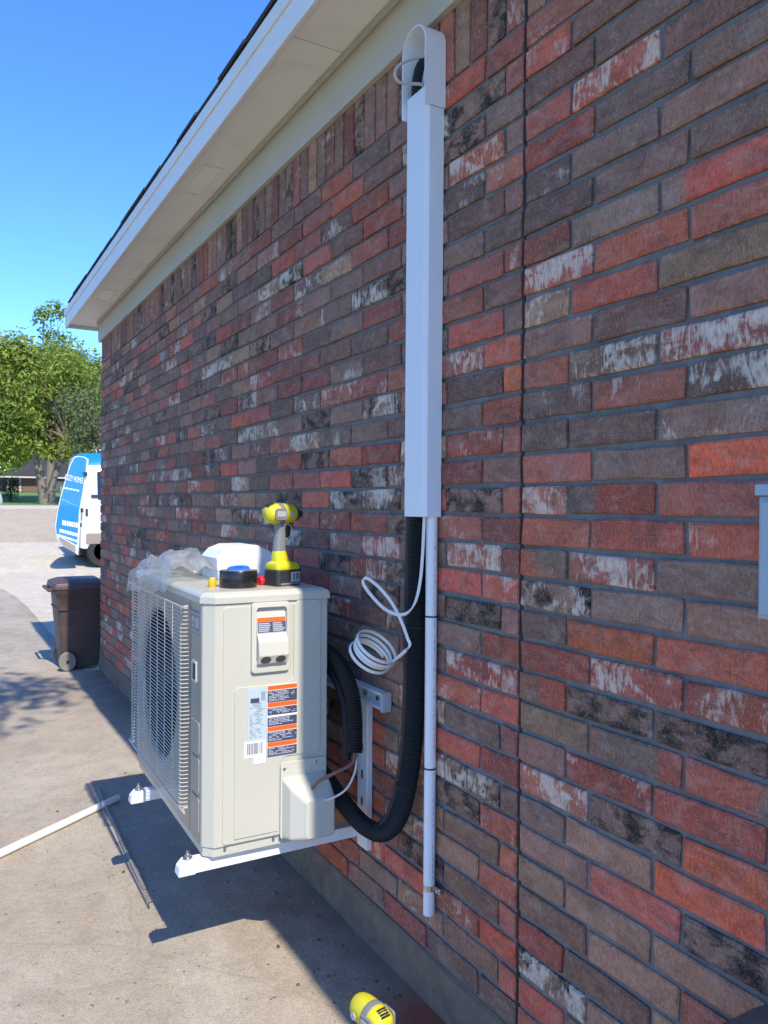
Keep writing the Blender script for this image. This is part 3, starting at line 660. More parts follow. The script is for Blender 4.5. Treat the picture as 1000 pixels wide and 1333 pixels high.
# ================================================================== WALL BRACKET
bo=(-.02,2.65,.37); br=empty('wall_bracket',bo,'white steel wall bracket carrying the heat pump unit','bracket')
BW=mat('white_bracket_paint',(.78,.78,.76),.4,var=.04,vscale=10,dirt=.1)
for y in (2.335,2.985):
    a=MB(); Wd=.021; H0,H1=.366,.404
    pf=[(y-Wd,H0),(y-Wd,H1),(y+Wd,H1),(y+Wd,H0),(y+Wd-.003,H0),(y+Wd-.003,H1-.003),(y-Wd+.003,H1-.003),(y-Wd+.003,H0)]
    a.prism(pf,-.585,-.026,'x'); arm=a.build('arm',BW,br,off=bo,bevel=.002)
    t=MB(); t.prism([(-.634,.363),(-.630,.388),(-.614,.4055),(-.580,.4055),(-.580,.363)],y-.0235,y+.0235,'y'); t.build('arm_end_cap',BW,arm,off=bo,bevel=.004)
    for xx in (-.600,):
        b=MB(); b.lathe([(.0,.408),(.014,.408),(.014,.411),(.009,.4115),(.009,.421),(.005,.4215),(.005,.430),(0,.431)],12,(xx,y,0)); b.build('bolt',STEEL,arm,off=bo,smooth=True)
    for xx in (-.50,-.21):
        b=MB(); b.lathe([(.0,.4042),(.02,.4042),(.02,.4075),(0,.4075)],14,(xx,y,0)); b.build('rubber_pad',BLK,arm,off=bo)
    u=MB(); yu=y-.03 if y<2.5 else y
    u.box(-.024,-.003,yu-.034,yu+.034,.33,.815); up=u.build('upright',BW,br,off=bo,bevel=.003)
    for zz in (.47,.56,.65):
        s=MB(); s.prism(rrect(yu-.006,yu+.006,zz,zz+.03,.0058),-.0246,-.0235,'x'); s.build('slot',mat('slot_shadow',(.05,.05,.055),.8),up,off=bo)
r=MB(); r.prism([(-.003,.820),(-.034,.820),(-.034,.828),(-.010,.830),(-.010,.864),(-.034,.866),(-.034,.874),(-.003,.874)],2.165,3.25,'y'); rail=r.build('rail',STEEL if False else BW,br,off=bo,bevel=.0015)
MB().box(-.037,-.0025,2.150,2.1645,.816,.878).build('rail_end_cap',mat('grey_cap',(.45,.47,.50),.5),rail,off=bo,bevel=.002)
for yy in (2.215,2.30): 
    b=MB(); b.lathe([(0,-.020),(.009,-.020),(.009,-.0102),(0,-.0102)],6,(0,yy,.847),'x'); b.build('bolt',STEEL,rail,off=bo)

# ================================================================== THINGS ON TOP OF THE UNIT
LZ=UZ+.7985
YEL=mat('yellow_tool_plastic',(.60,.55,.02),.42,var=.05); GRY=mat('grey_tool_rubber',(.20,.20,.205),.55,var=.06); DGR=mat('charcoal_plastic',(.03,.031,.034),.5,var=.1); CHR=mat('light_grey_plastic',(.42,.42,.42),.4)
def text_mesh(s,name,m,parent,size,mtx,ext=.0006):
    cu=bpy.data.curves.new(name,'FONT'); cu.body=s; cu.size=size; cu.extrude=ext; cu.align_x='CENTER'; cu.align_y='CENTER'
    o=bpy.data.objects.new(name,cu); col.objects.link(o); dg=bpy.context.evaluated_depsgraph_get(); me=bpy.data.meshes.new_from_object(o.evaluated_get(dg)); bpy.data.objects.remove(o)
    me.materials.clear(); me.materials.append(m); me.transform(mtx); o=bpy.data.objects.new(name,me); col.objects.link(o); o.parent=parent; return o
def driver(loc,rz,label):
    # tool axis along local +x (nose), camera sees local -y side
    d=empty('impact_driver',loc,label,'power drill','cordless impact drivers',rz)
    b=MB(); b.prism(rrect(-.042,.060,-.038,.038,.012),.0,.052,'z'); bat=b.build('battery',DGR,d,bevel=.005,seg=3)
    MB().box(-.030,.056,-.0392,.0392,.004,.010).build('battery_rib',GRY,bat,bevel=.001)
    MB().box(.012,.050,-.0400,-.0375,.012,.045).build('battery_label',CHR,bat,bevel=.001)
    text_mesh('18','battery_number',DGR,bat,.030,Matrix.Translation((.031,-.0402,.0285))@Matrix.Rotation(R_(90),4,'X'))
    rings=[]
    def sec(cx,hx,hy,z,r=None): 
        r=min(hx,hy)*.75 if r is None else r; return [(x,y,z) for x,y in rrect(cx-hx,cx+hx,-hy,hy,r,4)]
    b=MB(); b.loft([sec(.008,.048,.036,.0525,.014),sec(.008,.050,.038,.060,.016),sec(.006,.046,.034,.072,.016),sec(-.002,.028,.024,.080),sec(-.006,.024,.019,.105),sec(-.006,.020,.017,.114)]); b.build('battery_collar',YEL,d,smooth=True)
    b=MB(); b.loft([sec(-.006,.0215,.0175,.113),sec(-.005,.020,.0165,.135),sec(-.002,.019,.016,.160),sec(.002,.020,.016,.180),sec(.004,.026,.018,.202)]); grip=b.build('grip',GRY,d,smooth=True)
    b=MB(); b.loft([[(x,y,z) for x,y in rrect(.006,.026,-.0172,.0172,.006,3)] for z in (.150,)]+[[(x,y,z) for x,y in rrect(.000,.034,-.0176,.0176,.006,3)] for z in (.203,)]); b.build('grip_insert',BLK,grip)
    b=MB(); b.loft([[(x,y,z) for x,y in rrect(.024,.034,-.006,.006,.004,3)] for z in (.168,)]+[[(x,y,z) for x,y in rrect(.030,.042,-.006,.006,.004,3)] for z in (.198,)]); b.build('trigger',DGR,d,bevel=.001)
    hz=.233
    b=MB(); b.lathe([(0,-.062),(.020,-.060),(.030,-.050),(.0335,-.030),(.0345,.0),(.034,.025),(.031,.042),(.026,.052)],24,(0,0,hz),'x'); head=b.build('head',YEL,d,smooth=True)
    b=MB(); b.lathe([(.026,.0515),(.0245,.060),(.020,.068),(.013,.074),(.0125,.086),(.006,.088),(0,.088)],24,(0,0,hz),'x'); b.build('nose',DGR,head,smooth=True)
    b=MB(); b.lathe([(.0338,-.022),(.0355,-.021),(.0362,-.012),(.0355,-.003),(.0350,-.002)],24,(0,0,hz),'x'); b.build('grey_band',GRY,head,smooth=True)
    for s in (-1,1):
        MB().prism(rrect(-.050,-.004,hz-.020,hz+.018,.008),s*.0305,s*.0372,'y').build('badge_frame',GRY,head,bevel=.002)
        MB().prism(rrect(-.045,-.009,hz-.009,hz+.009,.004),s*.0370,s*.0385,'y').build('badge_plate',CHR,head,bevel=.001)
        b=MB(); b.lathe([(0,0),(.008,0),(.009,.002),(.009,.004)],14,(.020,s*.036,hz),'y'); b.build('emblem',CHR,head)
    for q in range(4): MB().box(-.0600+q*.006,-.0575+q*.006,-.012,.012,hz+.023+q*.0025,hz+.0275+q*.0025).build('vent_slot',DGR,head)
    for s in (-1,): 
        b=MB(); b.tube(catmull([(.014,-.0175,.205),(.030,-.020,.185),(.024,-.019,.160),(.006,-.0165,.150)],5),.0016,6); b.build('belt_clip_wire',CHR,grip,smooth=True)
    return d
dr=driver((-.278,2.405,LZ),R_(18),'yellow and grey impact driver standing on its battery on the heat pump')
d2=copy_tree(dr); d2['label']='yellow and grey impact driver lying on the concrete at the bottom edge'
# roll of black tape
t0=(-.418,2.415,LZ); tp=empty('tape_roll',t0,'wide roll of black tape standing flat on top of the heat pump','tape roll')
b=MB(); b.lathe([(.040,0),(.058,0),(.0595,.002),(.0595,.052),(.058,.054),(.040,.054),(.040,0)],36); b.build('tape',mat('glossy_black_tape',(.012,.012,.013),.28,var=.3,vscale=40),tp,smooth=True)
b=MB(); b.lathe([(.037,0.001),(.0398,.001),(.0398,.055),(.037,.055),(.037,.001)],36); b.build('core',mat('cardboard_core',(.40,.36,.30),.8),tp,smooth=True)
b=MB(); b.lathe([(.012,0),(.034,0),(.035,.002),(.035,.024),(.034,.026),(.012,.026),(.012,0)],28); bl=b.build('blue_tape_roll',mat('blue_tape',(.02,.17,.62),.4),None,smooth=True); bl.location=(-.416,2.417,LZ+.036); bl.rotation_euler=(R_(7),R_(-5),0)
tag(bl,'small blue tape roll sitting inside the black tape roll','tape roll')
b=MB(); b.lathe([(0,0),(.013,0),(.015,.003),(.015,.020),(.010,.026),(0,.027)],18); rd=b.build('red_cap',mat('red_plastic',(.72,.02,.03),.35),None,smooth=True); rd.location=(-.343,2.43,LZ+.014); rd.rotation_euler=(0,R_(90),R_(20)); tag(rd,'small red plastic cap between the black tape roll and the driver','cap')
b=MB(); b.lathe([(0,0),(.012,0),(.013,.002),(.013,.022),(.009,.030),(0,.031)],18); yc=b.build('yellow_cap',mat('amber_plastic',(.68,.42,.01),.35),None,smooth=True); yc.location=(-.492,2.45,LZ); tag(yc,'small amber plastic cap left of the black tape roll','cap')
# white vinyl fitting
w0=(-.30,2.74,LZ); wf=empty('white_fitting',w0,'white faceted vinyl line cover fitting lying behind the black tape','cover fitting')
pf=[(-.408,LZ),(-.412,LZ+.075),(-.385,LZ+.103),(-.345,LZ+.118),(-.265,LZ+.118),(-.215,LZ+.095),(-.180,LZ+.045),(-.175,LZ)]
pi=[(-.180,LZ+.0),(-.186,LZ+.043),(-.219,LZ+.090),(-.267,LZ+.113),(-.343,LZ+.113),(-.382,LZ+.098),(-.407,LZ+.073),(-.403,LZ)]
b=MB(); b.prism(pf+pi,2.66,2.84,'y'); b.build('shell',UPVC,wf,off=w0,bevel=.0015)
MB().prism(pf,2.652,2.6595,'y').build('end_face',UPVC,wf,off=w0,bevel=.004,seg=3)
# clear plastic wrap
def wrap_mat():
    m=bpy.data.materials.new('clear_plastic_film'); m.use_nodes=True; t=m.node_tree; t.nodes.clear(); o=t.nodes.new('ShaderNodeOutputMaterial')
    tr=t.nodes.new('ShaderNodeBsdfTransparent'); tr.inputs[0].default_value=(.92,.94,.96,1); gl=t.nodes.new('ShaderNodeBsdfGlossy'); gl.inputs['Roughness'].default_value=.12; df=t.nodes.new('ShaderNodeBsdfTranslucent'); df.inputs[0].default_value=(.8,.83,.88,1); d2_=t.nodes.new('ShaderNodeBsdfDiffuse'); d2_.inputs[0].default_value=(.8,.83,.88,1)
    lw=t.nodes.new('ShaderNodeLayerWeight'); lw.inputs[0].default_value=.35
    n=noise(t,obc(t),14,4,.6,1.0); cl=math_(t,'MULTIPLY_ADD',ramp(t,n,[(.35,0),(.7,1)]),.30,.14)
    a=t.nodes.new('ShaderNodeMixShader'); t.links.new(cl,a.inputs[0]); t.links.new(tr.outputs[0],a.inputs[1])
    dd=t.nodes.new('ShaderNodeMixShader'); dd.inputs[0].default_value=.5; t.links.new(df.outputs[0],dd.inputs[1]); t.links.new(d2_.outputs[0],dd.inputs[2]); t.links.new(dd.outputs[0],a.inputs[2])
    b=t.nodes.new('ShaderNodeMixShader'); t.links.new(math_(t,'MULTIPLY_ADD',lw.outputs['Fresnel'],.6,.04,clamp=True),b.inputs[0]); t.links.new(a.outputs[0],b.inputs[1]); t.links.new(gl.outputs[0],b.inputs[2])
    bn=t.nodes.new('ShaderNodeBump'); bn.inputs['Strength'].default_value=.5; bn.inputs['Distance'].default_value=.01; t.links.new(noise(t,obc(t),45,4,.6,1.5),bn.inputs['Height']); t.links.new(bn.outputs[0],gl.inputs['Normal'])
    t.links.new(b.outputs[0],o.inputs[0]); return m
import mathutils
wr=MB(); NX,NY=34,46; vs=[]
for j in range(NY+1):
    for i in range(NX+1):
        a=i/NX; c=j/NY                       # a: front edge -> back ; c: near -> far
        x=-.625+.30*a; y=2.62+.60*c
        hump=math.sin(min(1,a*1.25)*math.pi)**.7*(.075+.035*math.sin(c*7.0+.6))*math.sin(math.pi*min(1,max(0,c*1.05+.08)))**.5
        nz=mathutils.noise.noise((x*16,y*12,1.3))*.028+mathutils.noise.noise((x*42,y*36,4.7))*.010
        z=LZ+.006+max(0,hump+nz*(.3+min(1,a*3)))
        if a<.16: z=LZ+.002-(.16-a)/.16*.085*(.35+.65*c)+nz*.3; x=-.585-(.16-a)/.16*.012+nz*.25
        vs.append((x,y+nz*.4,z))
wr.add(vs,[(j*(NX+1)+i,j*(NX+1)+i+1,(j+1)*(NX+1)+i+1,(j+1)*(NX+1)+i) for j in range(NY) for i in range(NX)])
wo2=wr.build('plastic_wrap',wrap_mat(),smooth=True); tag(wo2,'crumpled sheet of clear plastic film draped over the far end of the heat pump','plastic film')

# ================================================================== THINGS ON THE GROUND
# second driver stands on its battery near the camera
d2.parent=None; d2.location=(-.345,1.655,.009); d2.rotation_euler=(0,0,R_(98)); d2['label']='yellow and grey impact driver standing on the concrete at the bottom edge'
# loose PVC pipe
a=Vector((-1.30,3.377,.026)); b_=Vector((-.478,3.983,.026)); mb=MB(); L_=(b_-a); tdir=L_.normalized(); 
mb.tube([a,a+tdir*.001,b_-tdir*.001,b_],[.0165,.0168,.0168,.0165],18); tag(mb.build('loose_pipe',MC['white_pvc'],smooth=True),'loose white PVC pipe lying on the sunlit concrete','pipe')
mb=MB(); pts=[(-.530,4.19,.016),(-.545,3.95,.020),(-.547,3.70,.014),(-.560,3.40,.018),(-.566,3.02,.013)]
mb.tube(catmull(pts,4),.008,8,flat=(.003,.010),ref=(0,0,1)); tag(mb.build('trim_strip',mat('weathered_strip',(.30,.27,.23),.7,var=.25,vscale=20),smooth=True),'long thin grey trim strip lying on the concrete along the unit shadow','strip')
# tool bag at the bottom right corner
tb0=(-.16,.70,0); tb=empty('tool_bag',tb0,'dark tool bag against the wall at the bottom right corner','tool bag')
BR=mat('dark_bag_fabric',(.15,.115,.10),.8,var=.35,vscale=14,bmp=.6,bscale=300)
b=MB(); b.loft([[(x,y,z) for x,y in rrect(-.27+i_,-.03-i_*.3,.50+i_,.835-i_,.05,4)] for i_,z in ((.01,.008),(0,.05),(0,.40),(.006,.58),(.02,.650),(.05,.666))]); b.build('bag_body',BR,tb,off=tb0,smooth=True)
b=MB(); b.loft([[(x,y,z) for x,y in rrect(-.274,-.026,.496,.839,.05,4)] for z in (.50,.545)]); b.build('trim_band',mat('bag_webbing',(.05,.035,.025),.7),tb,off=tb0)
# debris chips by the footing
rg=random.Random(12); ch=MB()
for k in range(260):
    y=rg.uniform(1.7,4.6); x=-abs(rg.gauss(0,.16))-.01
    if rg.random()<.15: x=rg.uniform(-1.3,-.2)
    s=rg.choice((.002,.003,.004,.006,.009))*rg.uniform(.7,1.3); a=rg.uniform(0,6.28); h_=s*rg.uniform(.3,.8)
    vs=[(x+s*math.cos(a+q*1.57)*rg.uniform(.5,1.2),y+s*math.sin(a+q*1.57)*rg.uniform(.5,1.2),.0075) for q in range(4)]+[(x+s*.5*math.cos(a+q*1.57),y+s*.5*math.sin(a+q*1.57),.008+h_) for q in range(4)]
    ch.add(vs,[(4,5,6,7),(0,1,5,4),(1,2,6,5),(2,3,7,6),(3,0,4,7)],rg.choice((0,0,0,1,1,2)))
tag(ch.build('debris',[mat('mortar_chips',(.20,.19,.18),.9),mat('brick_chips',(.18,.07,.05),.9),mat('leaf_bits',(.10,.06,.025),.8)]),'small chips of mortar and brick scattered along the footing','debris',kind='stuff')

# --- wheeled bin, side on, handle and wheels to the left
B0=(-.19,7.40,0); bn=empty('wheelie_bin',B0,'brown wheeled bin half in shade at the far corner of the wall','bin')
BP=mat('brown_bin_plastic',(.085,.053,.046),.5,var=.15,vscale=6,dirt=.25,dirtc=(.24,.18,.16))
y0,y1=7.16,7.62
def brect(x0,x1,ya,yb,z,r=.03): return [(x,y,z) for x,y in rrect(x0,x1,ya,yb,r,4)]
b=MB(); b.loft([brect(-.235,.115,y0+.06,y1-.06,.03),brect(-.24,.12,y0+.055,y1-.055,.06),brect(-.285,.150,y0+.015,y1-.015,.52),brect(-.30,.158,y0+.005,y1-.005,.66),brect(-.32,.172,y0-.008,y1+.008,.675),brect(-.325,.175,y0-.012,y1+.012,.715)]); body=b.build('body',BP,bn,off=B0,smooth=True)
b=MB(); b.loft([brect(-.290,.153,y0+.005,y1-.005,.535),brect(-.296,.156,y0-.001,y1+.001,.537),brect(-.299,.158,y0-.001,y1+.001,.548),brect(-.295,.156,y0+.005,y1-.005,.55)]); b.build('body_rib',BP,body,off=B0)
b=MB(); b.loft([brect(-.335,.185,y0-.02,y1+.02,.717),brect(-.335,.185,y0-.02,y1+.02,.742),brect(-.325,.178,y0-.01,y1+.01,.768),brect(-.25,.12,y0+.06,y1-.06,.795)]); b.build('lid',BP,bn,off=B0,smooth=True)
b=MB(); b.tube([(-.372,y0+.05,.712),(-.372,y1-.05,.712)],.014,12); 
for yy in (y0+.06,y1-.06): b.box(-.375,-.32,yy-.012,yy+.012,.696,.726)
b.build('handle',BP,bn,off=B0,bevel=.003)
for yy in (y0+.012,y1-.012):
    wz=.118; b=MB(); s=-1 if yy<7.4 else 1
    b.lathe([(0,-.018),(.060,-.018),(.074,-.020),(.082,-.014),(.082,.014),(.074,.020),(0,.020)],28,(-.200,yy,wz-.026),'y'); wh=b.build('wheel',mat('grey_wheel_plastic',(.21,.19,.17),.6,var=.15),bn,off=B0,smooth=True)
    b=MB(); b.lathe([(0,-.004),(.014,-.004),(.014,.004),(0,.004)],12,(-.200,yy+s*.021,wz-.026),'y'); b.build('hub',BLK,wh,off=B0)
b=MB(); b.tube([(-.200,y0+.03,.092),(-.200,y1-.03,.092)],.010,10); b.build('axle',STEEL,bn,off=B0)

bn.location.x-=.06; bn.location.y+=.085; bn.scale=(.86,1,1)
# ================================================================== VAN
VB=mat('blue_vinyl_wrap',(.010,.22,.54),.3,var=.03,vscale=2,coat=.5); VW=mat('white_van_paint',(.66,.67,.68),.25,var=.02,vscale=2,coat=.5); VG=mat('dark_van_glass',(.012,.014,.016),.08,spec=.8); RUB=mat('tyre_rubber',(.02,.02,.02),.8); VT=mat('grey_bumper_plastic',(.30,.26,.22),.45)
v0=(4.2,18.4,gz(18.4)); van=empty('cargo_van',v0,'white and blue cargo van with its rear door swung open beyond the wall','van')
zg=.09
def vsec(x,top,lower,inset=0.0):
    # ring in YZ, near side y ~17.35, far side y ~19.35, tumblehome
    zr=[(17.42+inset,lower),(17.36+inset,.75),(17.36+inset,1.30),(17.42+inset,1.70),(17.50+inset,2.15),(17.62+inset,top-.10),(17.80+inset,top)]
    ring=[(x,y,z+zg) for y,z in zr]+[(x,2*18.38-y,z+zg) for y,z in zr[::-1]]
    return ring
b=MB(); b.loft([vsec(1.40,2.36,.42,.03),vsec(1.46,2.42,.40),vsec(3.2,2.45,.38),vsec(5.0,2.44,.38),vsec(5.6,2.34,.40)]); 
b2=[]
vb=b.build('body',[VW,VB],van,off=v0,smooth=True)
for p in vb.data.polygons:
    if p.center.z+v0[2]>2.02+zg: p.material_index=1
# hood and nose
b=MB()
def nsec(x,zt,ins): return [(x,17.40+ins,.42+zg),(x,17.38+ins,.9+zg),(x,17.5+ins,zt+zg),(x,19.26-ins,zt+zg),(x,19.38-ins,.9+zg),(x,19.36-ins,.42+zg)]
b.loft([nsec(5.58,1.50,.02),nsec(6.2,1.22,.03),nsec(6.75,1.02,.06),nsec(6.90,.80,.12)]); b.build('hood',VW,van,off=v0,bevel=.05,seg=3)
b=MB(); b.add([(5.59,17.60,1.55+zg),(5.59,19.16,1.55+zg),(5.605,18.98,2.24+zg),(5.605,17.78,2.24+zg),(5.66,17.60,1.52+zg),(5.66,19.16,1.52+zg)],[(0,1,2,3),(0,4,5,1),(4,3,2,5)]); b.build('windscreen',VG,van,off=v0)
def side_plate(name,x0,x1,z0,z1,m,yy0,yy1,th=.012,par=van,r=.04):
    b=MB(); pts=rrect(x0,x1,z0,z1,r,4); f=lambda z:yy0+(yy1-yy0)*(z-z0)/(z1-z0)
    M=len(pts); b.add([(x,f(z)-th,z+zg) for x,z in pts]+[(x,f(z)+.02,z+zg) for x,z in pts],[tuple(range(M))]+[(i,(i+1)%M,M+(i+1)%M,M+i) for i in range(M)]); return b.build(name,m,par,off=v0)
side_plate('side_window',1.73,2.55,1.42,2.02,VG,17.385,17.475)
side_plate('side_window',2.75,3.95,1.42,2.02,VG,17.385,17.475)
side_plate('cab_window',4.35,5.35,1.40,2.05,VG,17.385,17.48)
side_plate('sill_trim',1.5,5.4,.50,.72,VT,17.405,17.365,.015)
side_plate('tail_light',1.485,1.535,1.08,1.24,DGR,17.36,17.372,.014,r=.02)
side_plate('door_handle',1.60,1.74,1.47,1.53,BLK,17.385,17.392,.03,r=.015)
side_plate('fuel_flap',1.62,1.74,1.10,1.22,VW,17.36,17.36,.008,r=.02)
for x in (1.86,5.55):
    for y,s in ((17.50,-1),(19.26,1)):
        b=MB(); b.lathe([(.20,-.10),(.31,-.11),(.335,-.08),(.335,.08),(.31,.11),(.20,.10),(.20,-.10)],32,(x,y,.335+zg),'y'); wl_=b.build('wheel',RUB,van,off=v0,smooth=True)
        b=MB(); b.lathe([(0,-.06),(.06,-.07),(.08,-.05),(.19,-.06),(.205,-.09),(.205,.05),(0,.05)],24,(x,y+(0 if s<0 else .04),.335+zg),'y'); b.build('rim',mat('wheel_steel',(.35,.35,.36),.4,.7),wl_,off=v0,smooth=True)
        b=MB(); b.lathe([(0,-.02),(.37,-.02),(.37,.02),(0,.02)],28,(x,y+s*-.075-(.0),.40+zg),'y'); b.build('wheel_arch',BLK,van,off=v0)
MB().box(1.42,5.5,17.6,19.2,.25+zg,.45+zg).build('chassis',BLK,van,off=v0)
MB().box(1.34,1.50,17.45,19.30,.44+zg,.62+zg).build('rear_bumper',VT,van,off=v0,bevel=.03)
# rear door, open: hinged at the near rear corner, outer face toward the camera
dr_pts=[(1.500,2.36),(1.41,2.405),(1.285,2.415),(1.195,2.385),(1.120,2.21),(1.030,1.90),(.950,1.594),(.882,1.288),(.842,.985),(.855,.83),(.910,.665),(1.02,.555),(1.23,.415),(1.292,.36),(1.32,.80),(1.345,1.25),(1.41,1.64),(1.475,2.10)]
dr_pts=[(.842+(x-.842)*1.07,z) for x,z in dr_pts]
ydoor=lambda x: 16.90+(x-.84)*.62
def door_mesh(pts,y0o,y1o,mi=0):
    b=MB(); M=len(pts); b.add([(x,ydoor(x)+y0o,z) for x,z in pts]+[(x,ydoor(x)+y1o,z) for x,z in pts],[tuple(range(M)),tuple(range(2*M-1,M-1,-1))]+[(i,(i+1)%M,M+(i+1)%M,M+i) for i in range(M)],mi); return b
rd_=door_mesh(dr_pts,0,.06).build('rear_door',VW,van,off=v0,bevel=.012,seg=3)
blue=[(1.455,2.345),(1.40,2.385),(1.285,2.397),(1.205,2.365),(1.132,2.20),(1.042,1.90),(.962,1.59),(.895,1.285),(.856,.985),(.868,.84),(.895,.80),(1.265,.585),(1.283,.90),(1.30,1.27),(1.365,1.64),(1.43,2.10)]
blue=[(.842+(x-.842)*1.07,z) for x,z in blue]
door_mesh(blue,-.006,.002).build('blue_wrap_panel',VB,rd_,off=v0)
low=[(.912,.775),(.925,.69),(1.025,.577),(1.225,.445),(1.262,.42),(1.264,.565)]
door_mesh(low,-.006,.002).build('lower_trim',VT,rd_,off=v0)
def on_door(x,z,tilt): 
    ang=math.atan(.62); return Matrix.Translation((x-v0[0],ydoor(x)-.010-v0[1],z-v0[2]))@Matrix.Rotation(ang,4,'Z')@Matrix.Rotation(R_(90),4,'X')@Matrix.Rotation(R_(tilt),4,'Z')
VTX=mat('white_vinyl_lettering',(.82,.84,.86),.4)
text_mesh('COZY HOMES','van_lettering',VTX,rd_,.125,on_door(1.225,1.93,-9)@Matrix.Diagonal((.58,1.35,1,1)),.002)
b=MB()
def dbar(x0,x1,z0,z1,sl): 
    b.add([(x0,ydoor(x0)-.0085,z0),(x1,ydoor(x1)-.0085,z0+sl),(x1,ydoor(x1)-.0085,z1+sl),(x0,ydoor(x0)-.0085,z1)],[(0,1,2,3)])
rv=random.Random(8)
for (x0,x1,z,h_,sl) in ((1.01,1.33,1.735,.035,-.055),(.985,1.30,1.00,.10,-.06),(.93,1.28,.86,.07,-.10),(.90,1.27,.775,.05,-.13)):
    x=x0
    while x<x1:
        wd=rv.uniform(.02,.05); f=(x-x0)/(x1-x0); dbar(x,x+wd,z+sl*f,z+h_+sl*f,sl*wd/(x1-x0)); x+=wd+.014
tag(b.build('small_lettering',VTX,rd_,off=v0),kind='stuff')
b=MB(); b.add([(.99,ydoor(.99)-.008,1.50),(1.325,ydoor(1.325)-.008,1.36),(1.325,ydoor(1.325)-.008,1.375),(.985,ydoor(.985)-.008,1.535)],[(0,1,2,3)]); b.build('swoosh',mat('pale_blue_vinyl',(.10,.45,.75),.35),rd_,off=v0)
for z in (.95,1.25,2.0): MB().box(1.34+(z-1)*.1,1.40+(z-1)*.1,ydoor(1.36)+.0,ydoor(1.36)+.10,z,z+.09).build('hinge',DGR,rd_,off=v0,bevel=.01)

# ================================================================== TREES
def leaf_mat(name,a,b2):
    m,t,b=new_mat(name); ri=node(t,'ShaderNodeNewGeometry').outputs['Random Per Island']
    c=mixc(t,ri,a,b2); c=mixc(t,ramp(t,noise(t,pos(t),.9,2),[(.35,0),(.65,.4)]),c,tuple(x*1.35 for x in b2)); t.links.new(c,b.inputs['Base Color']); b.inputs['Roughness'].default_value=.55; b.inputs['Specular IOR Level'].default_value=.35
    o=[n for n in t.nodes if n.type=='OUTPUT_MATERIAL'][0]; tl=t.nodes.new('ShaderNodeBsdfTranslucent'); t.links.new(c,tl.inputs[0]); mx=t.nodes.new('ShaderNodeMixShader'); mx.inputs[0].default_value=.42
    t.links.new(b.outputs[0],mx.inputs[1]); t.links.new(tl.outputs[0],mx.inputs[2]); t.links.new(mx.outputs[0],o.inputs[0]); return m
BARK=mat('grey_bark',(.20,.16,.125),.9,var=.35,vscale=5,bmp=1.0,bscale=14); DBARK=mat('dark_bark',(.055,.045,.038),.95,var=.4,vscale=6,bmp=1.0,bscale=14)
def tree(name,label,base,trunks,clumps,leaf,lm,bark,seed,group,nleaf=130,cat='tree'):
    rt=random.Random(seed); e=empty(name,base,label,cat,group)
    tb=MB()
    for pts,r0,r1 in trunks:
        pts=catmull(pts,5); tb.tube(pts,[r0+(r1-r0)*(k/(len(pts)-1))**.8 for k in range(len(pts))],10)
    # limbs from the trunk tops into the clumps
    for (c,r) in clumps[::2]:
        pts,r0,r1=rt.choice(trunks); s=Vector(pts[-2]).lerp(Vector(pts[-1]),rt.random()); c=Vector(c)
        tb.tube(catmull([s,s.lerp(c,.5)+Vector((rt.uniform(-.3,.3),rt.uniform(-.3,.3),.25)),c],4),[r1*.7*(1-k/9) for k in range(9)],6)
    tb.build('trunk',bark,e,smooth=True)
    cr=MB(); vs=[]; fs=[]
    for (c,r) in clumps:
        k_=int(nleaf*r*r)
        for _ in range(k_):
            d=Vector((rt.gauss(0,1),rt.gauss(0,1),rt.gauss(0,.8))).normalized(); rr=r*(rt.random()**.4)*rt.uniform(.75,1.12)
            p=Vector(c)+d*rr; s=leaf*rt.uniform(.6,1.3)
            n=(d+Vector((rt.uniform(-1,1),rt.uniform(-1,1),rt.uniform(-.3,1.1)))).normalized(); a=n.orthogonal().normalized(); q=rt.uniform(0,6.28); bq=n.cross(a); u_=a*math.cos(q)+bq*math.sin(q); v_=n.cross(u_)
            o=len(vs); vs+=[p-u_*s,p+v_*s*.45+n*s*.1,p+u_*s,p-v_*s*.45+n*s*.1]; fs.append((o,o+1,o+2,o+3))
    me=bpy.data.meshes.new('crown'); me.from_pydata(vs,[],fs); me.materials.append(lm); o=bpy.data.objects.new('crown',me); col.objects.link(o); o.parent=e
    return e
def blob(rt,c,rad,n,rmin,rmax):
    out=[]
    for k in range(n):
        d=Vector((rt.gauss(0,1),rt.gauss(0,1),rt.gauss(0,1))).normalized()*(rt.random()**.33)
        out.append(((c[0]+d.x*rad[0],c[1]+d.y*rad[1],c[2]+d.z*rad[2]),rt.uniform(rmin,rmax)))
    return out
LA=leaf_mat('leaf_mid_green',(.14,.21,.026),(.27,.33,.055)); LB2=leaf_mat('leaf_bright_green',(.115,.20,.025),(.22,.30,.05)); LG=leaf_mat('leaf_grey_green',(.11,.145,.055),(.19,.225,.10)); LD=leaf_mat('leaf_dark_green',(.02,.045,.012),(.04,.075,.02))
GT='trees across the street'
rt=random.Random(31)
b0=(3.25,40,gz(40))
cl=blob(rt,(-.3,.5,5.2),(3.6,2.6,2.6),96,.6,1.15)+blob(rt,(.3,0,3.1),(3.2,2.0,.8),26,.5,.9)
tree('shade_tree','broad green shade tree with two pale trunks standing on the far lawn',b0,[([(0,0,0),(-.12,0,.9),(-.38,0,2.2),(-.75,.1,3.6)],.26,.12),([(.25,0,0),(.35,0,1.0),(.75,0,2.3),(1.15,.1,3.6)],.22,.10)],cl,.12,LA,BARK,3,GT,230)
